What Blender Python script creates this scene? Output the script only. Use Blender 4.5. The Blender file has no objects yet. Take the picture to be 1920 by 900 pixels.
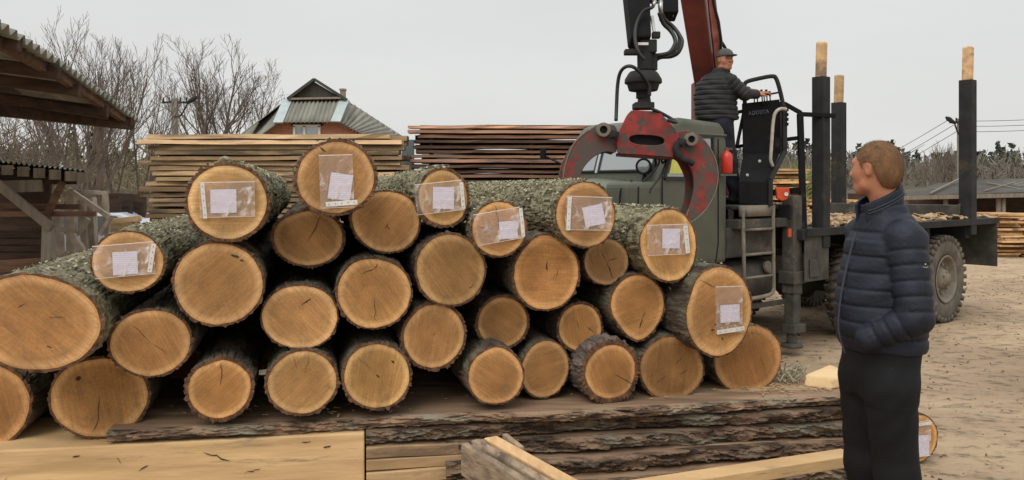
import bpy, math, random
import numpy as np
from mathutils import Vector, Matrix, noise

R = math.radians
random.seed(7)
SC = bpy.context.scene
COL = SC.collection
H, F, HX, HY = 1.68, 1500.0, 960.0, 350.0      # camera height, focal length in photo pixels, horizon row

# ------------------------------------------------------------------ camera
cam = bpy.data.cameras.new('camera')
cam.sensor_width = 36.0
cam.lens = 36.0 * F / 1920.0
cam.shift_y = -100.0 / 1920.0
cam.clip_end = 2000.0
camo = bpy.data.objects.new('camera', cam)
camo.location = (0, 0, H)
camo.rotation_euler = (R(90), 0, 0)
COL.objects.link(camo)
SC.camera = camo

# ------------------------------------------------------------------ world (overcast), sun, exposure
SUN_AZ, SUN_EL = R(205), R(48)
w = bpy.data.worlds.new('World')
SC.world = w
w.use_nodes = True
nt = w.node_tree
nt.nodes.clear()
N = nt.nodes.new
out = N('ShaderNodeOutputWorld'); bg = N('ShaderNodeBackground')
sky = N('ShaderNodeTexSky'); sky.sky_type = 'NISHITA'; sky.sun_disc = False
sky.sun_elevation = SUN_EL; sky.sun_rotation = SUN_AZ
tc = N('ShaderNodeTexCoord'); sep = N('ShaderNodeSeparateXYZ')
ramp = N('ShaderNodeValToRGB')
ramp.color_ramp.elements[0].position = 0.0; ramp.color_ramp.elements[0].color = (0.70, 0.70, 0.68, 1)
ramp.color_ramp.elements[1].position = 1.0; ramp.color_ramp.elements[1].color = (1.55, 1.57, 1.58, 1)
e = ramp.color_ramp.elements.new(0.25); e.color = (0.725, 0.73, 0.722, 1)
nz = N('ShaderNodeTexNoise'); nz.inputs['Scale'].default_value = 1.4; nz.inputs['Detail'].default_value = 4
mpn = N('ShaderNodeMapping'); mpn.inputs['Scale'].default_value = (1, 1, 4)
mr = N('ShaderNodeMapRange'); mr.inputs['From Min'].default_value = .3; mr.inputs['From Max'].default_value = .7
mr.inputs['To Min'].default_value = 9.55; mr.inputs['To Max'].default_value = 10.9
sc_ = N('ShaderNodeVectorMath'); sc_.operation = 'SCALE'
mx = N('ShaderNodeMix'); mx.data_type = 'RGBA'; mx.inputs[0].default_value = 0.96
nt.links.new(tc.outputs['Generated'], sep.inputs[0]); nt.links.new(sep.outputs['Z'], ramp.inputs[0])
nt.links.new(tc.outputs['Generated'], mpn.inputs[0]); nt.links.new(mpn.outputs[0], nz.inputs['Vector'])
nt.links.new(nz.outputs['Fac'], mr.inputs['Value'])
nt.links.new(ramp.outputs[0], sc_.inputs[0]); nt.links.new(mr.outputs[0], sc_.inputs['Scale'])
nt.links.new(sky.outputs[0], mx.inputs[6]); nt.links.new(sc_.outputs[0], mx.inputs[7])
nt.links.new(mx.outputs[2], bg.inputs[0]); bg.inputs[1].default_value = 0.1
nt.links.new(bg.outputs[0], out.inputs[0])

sl = bpy.data.lights.new('sun', 'SUN'); sl.energy = 1.45; sl.angle = R(42); sl.color = (1.0, 0.96, 0.90)
so = bpy.data.objects.new('sun', sl); COL.objects.link(so)
sd = Vector((math.sin(SUN_AZ) * math.cos(SUN_EL), math.cos(SUN_AZ) * math.cos(SUN_EL), math.sin(SUN_EL)))
so.rotation_euler = sd.to_track_quat('Z', 'Y').to_euler(); so.location = (0, -5, 12)
SC.view_settings.view_transform = 'Standard'; SC.view_settings.look = 'None'
SC.view_settings.gamma = 1.0; SC.view_settings.exposure = 0.0; SC.view_settings.use_curve_mapping = False
SC.cycles.max_bounces = 6; SC.cycles.transparent_max_bounces = 12

# ------------------------------------------------------------------ helpers
def P(px, py, d):
    """the point seen at photo pixel px,py at real depth d (metres from the camera plane)"""
    return Vector(((px - HX) / F * d, d, H - (py - HY) / F * d))

class MB:
    def __init__(s): s.v = []; s.f = []
    def add(s, vs, fs):
        o = len(s.v); s.v += [tuple(x) for x in vs]; s.f += [tuple(i + o for i in f) for f in fs]; return s
    def boxm(s, m, sx, sy, sz):
        vs = [m @ Vector((x * sx / 2, y * sy / 2, z * sz / 2)) for x in (-1, 1) for y in (-1, 1) for z in (-1, 1)]
        return s.add(vs, [(0, 1, 3, 2), (4, 6, 7, 5), (0, 4, 5, 1), (2, 3, 7, 6), (0, 2, 6, 4), (1, 5, 7, 3)])
    def box(s, c, sz, rz=0, rx=0, ry=0):
        m = Matrix.Translation(c) @ Matrix.Rotation(rz, 4, 'Z') @ Matrix.Rotation(ry, 4, 'Y') @ Matrix.Rotation(rx, 4, 'X')
        return s.boxm(m, *sz)
    def beam(s, p, q, a, b, up=(0, 0, 1)):
        """box from p to q; a = size sideways, b = size along up"""
        p = Vector(p); q = Vector(q); d = q - p; L = d.length; d.normalize()
        u = Vector(up); x = d.cross(u)
        if x.length < 1e-4: x = d.cross(Vector((1, 0, 0)))
        x.normalize(); z = x.cross(d)
        m = Matrix((x, d, z)).transposed().to_4x4(); m.translation = (p + q) / 2
        return s.boxm(m, a, L, b)
    def tube(s, pts, rad, seg=10, caps=True):
        pts = [Vector(p) for p in pts]; n = len(pts)
        if not hasattr(rad, '__len__'): rad = [rad] * n
        o = len(s.v); t0 = (pts[1] - pts[0]).normalized()
        u = t0.orthogonal().normalized()
        for i, p in enumerate(pts):
            t = (pts[min(i + 1, n - 1)] - pts[max(i - 1, 0)])
            t = t.normalized() if t.length > 1e-9 else t0
            u = (u - t * u.dot(t)); u = u.normalized() if u.length > 1e-6 else t.orthogonal().normalized()
            v = t.cross(u)
            for k in range(seg):
                a = 2 * math.pi * k / seg
                s.v.append(tuple(p + (u * math.cos(a) + v * math.sin(a)) * rad[i]))
        for i in range(n - 1):
            for k in range(seg):
                k2 = (k + 1) % seg
                s.f.append((o + i * seg + k, o + i * seg + k2, o + (i + 1) * seg + k2, o + (i + 1) * seg + k))
        if caps:
            s.f.append(tuple(o + k for k in range(seg))[::-1]); s.f.append(tuple(o + (n - 1) * seg + k for k in range(seg)))
        return s
    def lathe(s, c, axis, prof, seg=32):
        """prof = [(distance along axis, radius)]"""
        c = Vector(c); ax = Vector(axis).normalized(); u = ax.orthogonal().normalized(); v = ax.cross(u); o = len(s.v)
        for (h, r) in prof:
            for k in range(seg):
                a = 2 * math.pi * k / seg
                s.v.append(tuple(c + ax * h + (u * math.cos(a) + v * math.sin(a)) * max(r, 1e-4)))
        for i in range(len(prof) - 1):
            for k in range(seg):
                k2 = (k + 1) % seg
                s.f.append((o + i * seg + k, o + i * seg + k2, o + (i + 1) * seg + k2, o + (i + 1) * seg + k))
        return s
    def prism(s, poly, dv):
        """polygon (3d points) extruded by vector dv"""
        poly = [Vector(p) for p in poly]; n = len(poly); dv = Vector(dv); o = len(s.v)
        s.v += [tuple(p) for p in poly] + [tuple(p + dv) for p in poly]
        s.f.append(tuple(o + i for i in range(n))[::-1]); s.f.append(tuple(o + n + i for i in range(n)))
        for i in range(n):
            j = (i + 1) % n; s.f.append((o + i, o + j, o + n + j, o + n + i))
        return s
    def build(s, name, mat=None, parent=None, smooth=False, bevel=0, label=None, local=True, seg=2, kind=None):
        me = bpy.data.meshes.new(name); me.from_pydata(s.v, [], s.f); me.update()
        return link(name, me, mat, parent, smooth, bevel, label, local, seg, kind)

PM = {}
def link(name, me, mat, parent=None, smooth=False, bevel=0, label=None, local=True, seg=2, kind=None):
    if mat: me.materials.append(mat)
    if smooth:
        me.polygons.foreach_set('use_smooth', [True] * len(me.polygons))
    o = bpy.data.objects.new(name, me); COL.objects.link(o)
    if bevel:
        b = o.modifiers.new('bevel', 'BEVEL'); b.width = bevel; b.segments = seg; b.limit_method = 'ANGLE'; b.angle_limit = R(35)
        b.harden_normals = False
    if parent:
        o.parent = parent
        if not local: o.matrix_parent_inverse = PM[parent.name].inverted()
    if label: o['label'] = label
    if kind: o['kind'] = kind
    return o
def tag(o, label, cat, group=None, kind=None):
    o['label'] = label; o['category'] = cat
    if group: o['group'] = group
    if kind: o['kind'] = kind
    return o
def thing(name, label, cat, loc=(0, 0, 0), rz=0, group=None):
    o = bpy.data.objects.new(name, None); COL.objects.link(o)
    o.empty_display_size = .1
    o.location = loc; o.rotation_euler = (0, 0, rz)
    PM[o.name] = Matrix.Translation(loc) @ Matrix.Rotation(rz, 4, 'Z')
    return tag(o, label, cat, group)
def copy_tree(o, parent=None):
    c = o.copy(); COL.objects.link(c); c.parent = parent
    for ch in [x for x in bpy.data.objects if x.parent == o]: copy_tree(ch, c)
    return c
def catmull(pts, n=8):
    pts = [Vector(p) for p in pts]; q = [pts[0]] + pts + [pts[-1]]; o = []
    for i in range(1, len(q) - 2):
        for k in range(n):
            t = k / n; a, b, c, d = q[i - 1], q[i], q[i + 1], q[i + 2]
            o.append(.5 * ((2 * b) + (c - a) * t + (2 * a - 5 * b + 4 * c - d) * t * t + (3 * b - a - 3 * c + d) * t ** 3))
    o.append(q[-2]); return o

# ------------------------------------------------------------------ materials
def newmat(name):
    m = bpy.data.materials.new(name); m.use_nodes = True
    return m, m.node_tree, m.node_tree.nodes['Principled BSDF']
def ndn(nt, t, **kw):
    n = nt.nodes.new(t)
    for k, v in kw.items():
        if k in n.inputs: n.inputs[k].default_value = v
        else: setattr(n, k, v)
    return n
def mat(name, c1, c2=None, c3=None, rough=.7, scale=8, stretch=(1, 1, 1), detail=6, bump=.3, bdist=.01, metal=0,
        lo=.35, hi=.65, bscale=None, spec=.3, thr3=.6, scale3=None, rnd=0.0, obcol=False, sharp=.05):
    m, nt, b = newmat(name); L = nt.links.new
    b.inputs['Roughness'].default_value = rough; b.inputs['Metallic'].default_value = metal
    b.inputs['Specular IOR Level'].default_value = spec
    tc = ndn(nt, 'ShaderNodeTexCoord'); mp = ndn(nt, 'ShaderNodeMapping'); mp.inputs['Scale'].default_value = stretch
    L(tc.outputs['Object'], mp.inputs[0])
    oi = ndn(nt, 'ShaderNodeObjectInfo')
    off = ndn(nt, 'ShaderNodeVectorMath', operation='SCALE'); off.inputs[0].default_value = (37, 19, 53); L(oi.outputs['Random'], off.inputs['Scale'])
    ad = ndn(nt, 'ShaderNodeVectorMath', operation='ADD'); L(mp.outputs[0], ad.inputs[0]); L(off.outputs[0], ad.inputs[1])
    n1 = ndn(nt, 'ShaderNodeTexNoise', Scale=scale, Detail=detail, Roughness=.6); L(ad.outputs[0], n1.inputs['Vector'])
    col = None
    c2 = c2 or tuple(x * .75 for x in c1)
    rp = ndn(nt, 'ShaderNodeValToRGB'); rp.color_ramp.elements[0].position = lo; rp.color_ramp.elements[1].position = hi
    rp.color_ramp.elements[0].color = (*c2, 1); rp.color_ramp.elements[1].color = (*c1, 1)
    L(n1.outputs['Fac'], rp.inputs[0]); col = rp.outputs[0]
    if c3:
        n3 = ndn(nt, 'ShaderNodeTexNoise', Scale=scale3 or scale * .4, Detail=8, Roughness=.7)
        L(ad.outputs[0], n3.inputs['Vector'])
        r3 = ndn(nt, 'ShaderNodeMapRange'); r3.inputs['From Min'].default_value = thr3 - sharp; r3.inputs['From Max'].default_value = thr3 + sharp
        L(n3.outputs['Fac'], r3.inputs['Value'])
        m3 = ndn(nt, 'ShaderNodeMix', data_type='RGBA'); L(r3.outputs[0], m3.inputs[0]); L(col, m3.inputs[6]); m3.inputs[7].default_value = (*c3, 1)
        col = m3.outputs[2]
    if rnd:
        mrn = ndn(nt, 'ShaderNodeMapRange'); mrn.inputs['To Min'].default_value = 1 - rnd; mrn.inputs['To Max'].default_value = 1 + rnd
        L(oi.outputs['Random'], mrn.inputs['Value'])
        vs = ndn(nt, 'ShaderNodeVectorMath', operation='SCALE'); L(col, vs.inputs[0]); L(mrn.outputs[0], vs.inputs['Scale']); col = vs.outputs[0]
    if obcol:
        mm = ndn(nt, 'ShaderNodeVectorMath', operation='MULTIPLY'); L(col, mm.inputs[0]); L(oi.outputs['Color'], mm.inputs[1]); col = mm.outputs[0]
    L(col, b.inputs['Base Color'])
    if bump:
        n2 = ndn(nt, 'ShaderNodeTexNoise', Scale=bscale or scale * 2.5, Detail=8, Roughness=.65); L(ad.outputs[0], n2.inputs['Vector'])
        bp = ndn(nt, 'ShaderNodeBump', Strength=bump, Distance=bdist); L(n2.outputs['Fac'], bp.inputs['Height']); L(bp.outputs[0], b.inputs['Normal'])
    return m

M = {}
M['bark'] = mat('oak_bark', (.17, .13, .095), (.045, .033, .025), (.17, .175, .115), rough=.95, scale=9, stretch=(1, .35, 1), bump=1.0, bdist=.02, bscale=38, thr3=.56, scale3=12, lo=.38, hi=.62, rnd=.2)
M['bark_lichen'] = mat('lichen_bark', (.20, .165, .105), (.04, .031, .021), (.27, .25, .15), rough=.95, scale=16, stretch=(1, .6, 1), bump=1.0, bdist=.02, bscale=45, thr3=.5, scale3=26, rnd=.12)
M['bark_thick'] = mat('ridged_bark', (.24, .2, .17), (.06, .042, .032), (.26, .22, .19), rough=.95, scale=14, stretch=(1, .3, 1), bump=1.0, bdist=.02, bscale=40, thr3=.58)
M['bark_edge'] = mat('slab_bark', (.30, .195, .125), (.06, .04, .028), (.25, .22, .16), rough=.95, scale=22, stretch=(.22, 1, 1), lo=.42, hi=.6, bump=1.0, bdist=.02, bscale=26, thr3=.57, scale3=9, rnd=.2)
M['lichen'] = mat('lichen', (.44, .42, .28), (.15, .135, .08), rough=.95, scale=34, bump=.3, lo=.42, hi=.58)
M['crack'] = mat('crack_dark', (.09, .05, .028), (.05, .028, .016), rough=1, bump=0)
M['sawn'] = mat('sawn_timber', (.70, .50, .27), (.56, .37, .18), (.34, .24, .14), rough=.75, scale=3, stretch=(.6, 3, 3), bump=.25, bdist=.004, thr3=.64, scale3=5, rnd=.06)
M['sawn_cant'] = mat('fresh_cant', (.74, .50, .25), (.50, .32, .155), (.30, .22, .14), rough=.75, scale=4.2, stretch=(.35, 1, 4), detail=10, bump=.45, bdist=.004, thr3=.63, scale3=4.5, bscale=22)
M['slabtop'] = mat('slab_top', (.33, .215, .13), (.17, .11, .07), (.50, .35, .2), rough=.85, scale=5, stretch=(.3, 2, 2), bump=.4, bdist=.006, thr3=.6)
M['crate_wood'] = mat('rough_crate_wood', (.36, .265, .175), (.17, .125, .085), (.10, .075, .055), rough=.85, scale=9, stretch=(3, .8, 6), bump=.7, bdist=.008, thr3=.6)
M['crate_rail'] = mat('crate_rail_wood', (.66, .43, .215), (.45, .27, .13), (.25, .17, .11), rough=.8, scale=7, stretch=(3, .6, 5), bump=.5, bdist=.006, thr3=.62)
M['grey_wood'] = mat('weathered_wood', (.27, .225, .175), (.17, .14, .105), rough=.85, scale=5, stretch=(3, 3, .4), bump=.4, bdist=.006, rnd=.15)
M['board_pale'] = mat('board_pale', (.60, .42, .235), (.36, .245, .135), (.19, .135, .09), rough=.85, scale=3, stretch=(.4, 3, 3), bump=.4, bdist=.006, rnd=.25, thr3=.56, obcol=True)
M['board_red'] = mat('board_reddish', (.36, .20, .125), (.16, .095, .065), (.09, .055, .04), rough=.85, scale=2.5, stretch=(.4, 3, 3), bump=.4, bdist=.006, rnd=.25, thr3=.56, obcol=True)
M['board_orange'] = mat('board_orange', (.58, .36, .17), (.36, .2, .09), (.14, .08, .045), rough=.85, scale=4, bump=.4, bdist=.006, rnd=.25, thr3=.6)
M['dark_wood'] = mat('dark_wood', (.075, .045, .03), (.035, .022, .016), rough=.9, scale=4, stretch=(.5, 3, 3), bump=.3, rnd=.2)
M['brown_wood'] = mat('brown_wood', (.17, .095, .055), (.08, .045, .028), rough=.85, scale=4, stretch=(.5, 3, 3), bump=.3, rnd=.2)
M['rack_wood'] = mat('silvered_timber', (.42, .37, .30), (.27, .23, .18), rough=.85, scale=6, bump=.3)
M['asbestos'] = mat('asbestos_sheet', (.33, .32, .28), (.2, .195, .165), (.12, .12, .09), rough=.9, scale=2, bump=.3, thr3=.6)
M['roofgreen'] = mat('roof_sheet_mossy', (.26, .25, .21), (.17, .165, .14), (.09, .09, .065), rough=.9, scale=.8, stretch=(3, .5, .5), bump=.2, thr3=.62)
M['flashing'] = mat('ridge_flashing', (.42, .47, .46), (.34, .4, .4), rough=.5, scale=2, bump=.1)
M['green'] = mat('army_green_paint', (.105, .108, .08), (.082, .085, .062), (.13, .12, .09), rough=.55, scale=3, bump=.06, bdist=.004, thr3=.66, spec=.4, scale3=4)
M['greenhood'] = mat('faded_green_paint', (.21, .22, .165), (.17, .175, .13), rough=.6, scale=3, bump=.05, bdist=.004)
M['black'] = mat('black_paint', (.011, .011, .012), (.007, .007, .008), (.04, .038, .034), rough=.75, scale=6, bump=.08, bdist=.003, thr3=.64, spec=.15)
M['steel'] = mat('dark_steel', (.032, .032, .031), (.019, .019, .019), (.07, .055, .04), rough=.75, spec=.2, scale=5, bump=.12, bdist=.004, thr3=.62)
M['chassis'] = mat('dirty_chassis', (.085, .078, .065), (.04, .036, .03), (.14, .12, .095), rough=.85, scale=5, bump=.3, thr3=.62)
M['rubber'] = mat('hose_rubber', (.012, .012, .013), rough=.5, bump=0, spec=.5)
M['red'] = mat('worn_red_paint', (.34, .035, .028), (.17, .026, .022), (.075, .058, .048), rough=.5, scale=10, bump=.2, bdist=.004, thr3=.53, scale3=11, spec=.35, sharp=.015)
M['redworn'] = mat('worn_red_jaw', (.30, .04, .032), (.13, .03, .025), (.085, .068, .056), rough=.55, scale=10, bump=.2, bdist=.004, thr3=.475, scale3=12, spec=.35, sharp=.02)
M['redboom'] = mat('boom_red', (.17, .034, .022), (.11, .024, .017), (.07, .03, .024), rough=.5, scale=4, bump=.1, bdist=.004, thr3=.62, spec=.4)
M['redside'] = mat('boom_red_sunlit', (.42, .17, .13), (.26, .07, .055), rough=.5, scale=6, bump=.1)  # weathered pinkish copy of the boom red, lit side put into the colour
M['orange'] = mat('orange_red_paint', (.62, .09, .03), (.5, .06, .02), rough=.5, scale=6, bump=.05)
M['extred'] = mat('extinguisher_red', (.6, .035, .018), (.5, .025, .015), rough=.35, scale=5, bump=0, spec=.6)
M['handrail'] = mat('pale_rail_paint', (.50, .45, .38), (.36, .31, .25), rough=.5, scale=14, bump=.05)
M['chrome'] = mat('bright_metal', (.6, .6, .58), (.45, .45, .43), rough=.3, metal=.8, scale=10, bump=0)
M['tyre'] = mat('dusty_tyre', (.14, .122, .096), (.075, .067, .054), (.23, .195, .15), rough=.95, scale=5, bump=.25, thr3=.6)
M['rim'] = mat('dusty_rim', (.23, .2, .155), (.15, .13, .10), (.09, .08, .065), rough=.85, scale=6, bump=.2, thr3=.62)
M['concrete'] = mat('pole_concrete', (.28, .26, .23), (.2, .19, .165), rough=.9, scale=3, bump=.2)
M['twig'] = mat('bare_branches', (.19, .15, .12), (.11, .085, .068), rough=.95, scale=2, bump=0, rnd=.15)
M['twig_far'] = mat('far_branches', (.20, .17, .14), (.13, .115, .09), rough=.95, scale=.3, bump=0)
M['thicket'] = mat('thicket_twigs', (.24, .205, .13), (.14, .12, .075), rough=.95, scale=.5, bump=0)
M['pine'] = mat('pine_needles', (.06, .075, .055), (.035, .045, .033), rough=.95, scale=.5, bump=0)
M['grass'] = mat('yellow_green_scrub', (.28, .27, .1), (.16, .16, .06), rough=.95, scale=1, bump=0)
M['skin'] = mat('skin', (.46, .21, .125), (.38, .15, .085), rough=.5, scale=14, bump=.08, bdist=.002, spec=.35)
M['hair'] = mat('short_sandy_hair', (.27, .145, .07), (.15, .078, .04), rough=.8, scale=45, stretch=(1, 1, .4), bump=.3, bdist=.003, bscale=120)
M['navy'] = mat('navy_quilted_nylon', (.0115, .0155, .029), (.006, .0085, .017), rough=.6, scale=10, bump=.7, bdist=.008, bscale=30, spec=.35)
M['charcoal'] = mat('charcoal_quilted_nylon', (.022, .023, .024), (.014, .014, .015), rough=.6, scale=10, bump=.2, bdist=.006, spec=.35)
M['trousers'] = mat('black_trousers', (.010, .010, .011), (.006, .006, .007), rough=.8, scale=7, bump=.4, bdist=.01, bscale=9, spec=.25)
M['trousers_navy'] = mat('dark_navy_trousers', (.016, .018, .028), (.009, .01, .017), rough=.85, scale=7, bump=.3, bdist=.01, bscale=9)
M['shoe'] = mat('black_shoe', (.012, .011, .011), rough=.6, scale=9, bump=.1)
M['shirt'] = mat('pale_shirt', (.55, .43, .4), (.45, .35, .33), rough=.8, scale=12, bump=.2)
M['cap'] = mat('grey_cap_cloth', (.11, .105, .1), (.075, .072, .07), rough=.85, scale=18, bump=.15)
M['white'] = mat('white_plastic', (.72, .70, .66), (.6, .58, .54), rough=.4, scale=30, bump=0)
M['eyewhite'] = mat('eye_white', (.6, .57, .53), rough=.3, bump=0)
M['dark'] = mat('near_black', (.01, .01, .01), rough=.7, bump=0)
M['stitch'] = mat('zip_thread', (.05, .056, .075), rough=.6, bump=0)
M['yellow'] = mat('yellow_sticker', (.62, .6, .14), (.55, .53, .12), rough=.5, scale=12, bump=0)
M['blue_letters'] = mat('pale_blue_letters', (.14, .17, .24), (.03, .035, .05), rough=.5, scale=30, bump=0)
M['carpaint'] = mat('white_car_paint', (.55, .57, .62), (.5, .52, .57), rough=.3, scale=3, bump=0, spec=.5)
M['bluegrey'] = mat('blue_grey_post', (.16, .2, .2), (.11, .14, .14), rough=.7, scale=6, bump=.1)
M['chips'] = mat('wood_chips', (.5, .35, .2), (.3, .2, .11), rough=.9, scale=20, bump=0)

def glass_mat(name, col, rough=.08):
    m, nt, b = newmat(name)
    b.inputs['Base Color'].default_value = (*col, 1); b.inputs['Roughness'].default_value = rough
    b.inputs['Specular IOR Level'].default_value = .9; b.inputs['Coat Weight'].default_value = .6
    return m
M['glass'] = glass_mat('reflecting_glass', (.33, .35, .35), .12); M['glass'].node_tree.nodes['Principled BSDF'].inputs['Metallic'].default_value = .55
def film_mat():
    m, nt, b = newmat('clear_plastic_film'); L = nt.links.new
    b.inputs['Base Color'].default_value = (.78, .70, .66, 1); b.inputs['Roughness'].default_value = .22
    b.inputs['Specular IOR Level'].default_value = .8
    tc = ndn(nt, 'ShaderNodeTexCoord'); n = ndn(nt, 'ShaderNodeTexNoise', Scale=16, Detail=3, Distortion=1.5); L(tc.outputs['Object'], n.inputs['Vector'])
    mp = ndn(nt, 'ShaderNodeMapRange'); mp.inputs['From Min'].default_value = .52; mp.inputs['From Max'].default_value = .72
    mp.inputs['To Min'].default_value = .17; mp.inputs['To Max'].default_value = .8  # milky patches in the opacity stand in for glare on the film
    L(n.outputs['Fac'], mp.inputs['Value']); L(mp.outputs[0], b.inputs['Alpha'])
    bp = ndn(nt, 'ShaderNodeBump', Strength=.6, Distance=.006); L(n.outputs['Fac'], bp.inputs['Height']); L(bp.outputs[0], b.inputs['Normal'])
    return m
M['film'] = film_mat()
def note_mat():
    """paper with faint printed lines"""
    m, nt, b = newmat('printed_note'); L = nt.links.new
    tc = ndn(nt, 'ShaderNodeTexCoord'); sp = ndn(nt, 'ShaderNodeSeparateXYZ'); L(tc.outputs['Object'], sp.inputs[0])
    w_ = ndn(nt, 'ShaderNodeMath', operation='MULTIPLY'); w_.inputs[1].default_value = 2 * math.pi / .0085; L(sp.outputs['Z'], w_.inputs[0])
    s_ = ndn(nt, 'ShaderNodeMath', operation='SINE'); L(w_.outputs[0], s_.inputs[0])
    mp = ndn(nt, 'ShaderNodeMapping'); mp.inputs['Scale'].default_value = (420, 1, 90); L(tc.outputs['Object'], mp.inputs[0])
    n = ndn(nt, 'ShaderNodeTexNoise', Scale=1, Detail=2); L(mp.outputs[0], n.inputs['Vector'])
    a = ndn(nt, 'ShaderNodeMath', operation='GREATER_THAN'); a.inputs[1].default_value = .45; L(s_.outputs[0], a.inputs[0])
    c = ndn(nt, 'ShaderNodeMath', operation='MULTIPLY'); L(a.outputs[0], c.inputs[0]); L(n.outputs['Fac'], c.inputs[1])
    mx = ndn(nt, 'ShaderNodeMix', data_type='RGBA'); L(c.outputs[0], mx.inputs[0])
    mx.inputs[6].default_value = (.68, .64, .75, 1); mx.inputs[7].default_value = (.42, .40, .52, 1)
    L(mx.outputs[2], b.inputs['Base Color']); b.inputs['Roughness'].default_value = .6
    return m
M['note'] = note_mat()
def face_mat():
    m, nt, b = newmat('oak_end_grain'); L = nt.links.new
    at = ndn(nt, 'ShaderNodeAttribute', attribute_name='rn'); tc = ndn(nt, 'ShaderNodeTexCoord'); oi = ndn(nt, 'ShaderNodeObjectInfo')
    off = ndn(nt, 'ShaderNodeVectorMath', operation='SCALE'); off.inputs[0].default_value = (37, 19, 53); L(oi.outputs['Random'], off.inputs['Scale'])
    ad = ndn(nt, 'ShaderNodeVectorMath', operation='ADD'); L(tc.outputs['Object'], ad.inputs[0]); L(off.outputs[0], ad.inputs[1])
    nz = ndn(nt, 'ShaderNodeTexNoise', Scale=9, Detail=5, Roughness=.6); L(ad.outputs[0], nz.inputs['Vector'])
    k = ndn(nt, 'ShaderNodeMath', operation='MULTIPLY_ADD'); L(nz.outputs['Fac'], k.inputs[0]); k.inputs[1].default_value = .07; L(at.outputs['Fac'], k.inputs[2])
    rp = ndn(nt, 'ShaderNodeValToRGB'); cr = rp.color_ramp
    cr.elements[0].position = 0.0; cr.elements[0].color = (.42, .20, .068, 1)
    cr.elements[1].position = 1.0; cr.elements[1].color = (.66, .37, .145, 1)
    for p_, c_ in ((.08, (.44, .235, .09, 1)), (.45, (.415, .22, .085, 1)), (.84, (.48, .265, .105, 1)), (.90, (.62, .37, .165, 1)), (.985, (.70, .43, .205, 1))):
        e = cr.elements.new(p_); e.color = c_
    L(k.outputs[0], rp.inputs[0])
    # rings
    k2 = ndn(nt, 'ShaderNodeMath', operation='MULTIPLY'); L(k.outputs[0], k2.inputs[0]); k2.inputs[1].default_value = 150
    s = ndn(nt, 'ShaderNodeMath', operation='SINE'); L(k2.outputs[0], s.inputs[0])
    k3 = ndn(nt, 'ShaderNodeMath', operation='MULTIPLY'); L(k.outputs[0], k3.inputs[0]); k3.inputs[1].default_value = 61
    s3 = ndn(nt, 'ShaderNodeMath', operation='SINE'); L(k3.outputs[0], s3.inputs[0])
    sm = ndn(nt, 'ShaderNodeMath', operation='ADD'); L(s.outputs[0], sm.inputs[0]); L(s3.outputs[0], sm.inputs[1])
    # saw marks (stretched noise in a direction that differs per log)
    rot = ndn(nt, 'ShaderNodeVectorRotate', rotation_type='AXIS_ANGLE'); rot.inputs['Axis'].default_value = (0, 1, 0); L(tc.outputs['Object'], rot.inputs['Vector'])
    ang = ndn(nt, 'ShaderNodeMath', operation='MULTIPLY'); ang.inputs[1].default_value = 9.0; L(oi.outputs['Random'], ang.inputs[0]); L(ang.outputs[0], rot.inputs['Angle'])
    mp = ndn(nt, 'ShaderNodeMapping'); mp.inputs['Scale'].default_value = (3, 3, 60); L(rot.outputs[0], mp.inputs[0])
    n2 = ndn(nt, 'ShaderNodeTexNoise', Scale=1.6, Detail=6, Roughness=.7); L(mp.outputs[0], n2.inputs['Vector'])
    n4 = ndn(nt, 'ShaderNodeTexNoise', Scale=5, Detail=4, Roughness=.55); L(ad.outputs[0], n4.inputs['Vector'])
    f1 = ndn(nt, 'ShaderNodeMapRange'); L(sm.outputs[0], f1.inputs['Value']); f1.inputs['From Min'].default_value = -2; f1.inputs['From Max'].default_value = 2; f1.inputs['To Min'].default_value = .93; f1.inputs['To Max'].default_value = 1.05
    f2 = ndn(nt, 'ShaderNodeMapRange'); L(n2.outputs['Fac'], f2.inputs['Value']); f2.inputs['From Min'].default_value = .3; f2.inputs['From Max'].default_value = .7; f2.inputs['To Min'].default_value = .74; f2.inputs['To Max'].default_value = 1.2
    f4 = ndn(nt, 'ShaderNodeMapRange'); L(n4.outputs['Fac'], f4.inputs['Value']); f4.inputs['From Min'].default_value = .3; f4.inputs['From Max'].default_value = .7; f4.inputs['To Min'].default_value = .66; f4.inputs['To Max'].default_value = 1.2
    ath = ndn(nt, 'ShaderNodeAttribute', attribute_name='th'); cx_ = ndn(nt, 'ShaderNodeCombineXYZ'); q1 = ndn(nt, 'ShaderNodeMath', operation='MULTIPLY'); q1.inputs[1].default_value = 26; L(ath.outputs['Fac'], q1.inputs[0])
    q2 = ndn(nt, 'ShaderNodeMath', operation='MULTIPLY'); q2.inputs[1].default_value = 3; L(at.outputs['Fac'], q2.inputs[0]); q3 = ndn(nt, 'ShaderNodeMath', operation='MULTIPLY'); q3.inputs[1].default_value = 40; L(oi.outputs['Random'], q3.inputs[0])
    L(q1.outputs[0], cx_.inputs[0]); L(q2.outputs[0], cx_.inputs[1]); L(q3.outputs[0], cx_.inputs[2])
    nr = ndn(nt, 'ShaderNodeTexNoise', Scale=1, Detail=5, Roughness=.65); L(cx_.outputs[0], nr.inputs['Vector'])
    fr = ndn(nt, 'ShaderNodeMapRange'); L(nr.outputs['Fac'], fr.inputs['Value']); fr.inputs['From Min'].default_value = .3; fr.inputs['From Max'].default_value = .7; fr.inputs['To Min'].default_value = .84; fr.inputs['To Max'].default_value = 1.12
    m0 = ndn(nt, 'ShaderNodeMath', operation='MULTIPLY'); L(fr.outputs[0], m0.inputs[0]); L(f1.outputs[0], m0.inputs[1])
    m1 = ndn(nt, 'ShaderNodeMath', operation='MULTIPLY'); L(m0.outputs[0], m1.inputs[0]); L(f2.outputs[0], m1.inputs[1])
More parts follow.
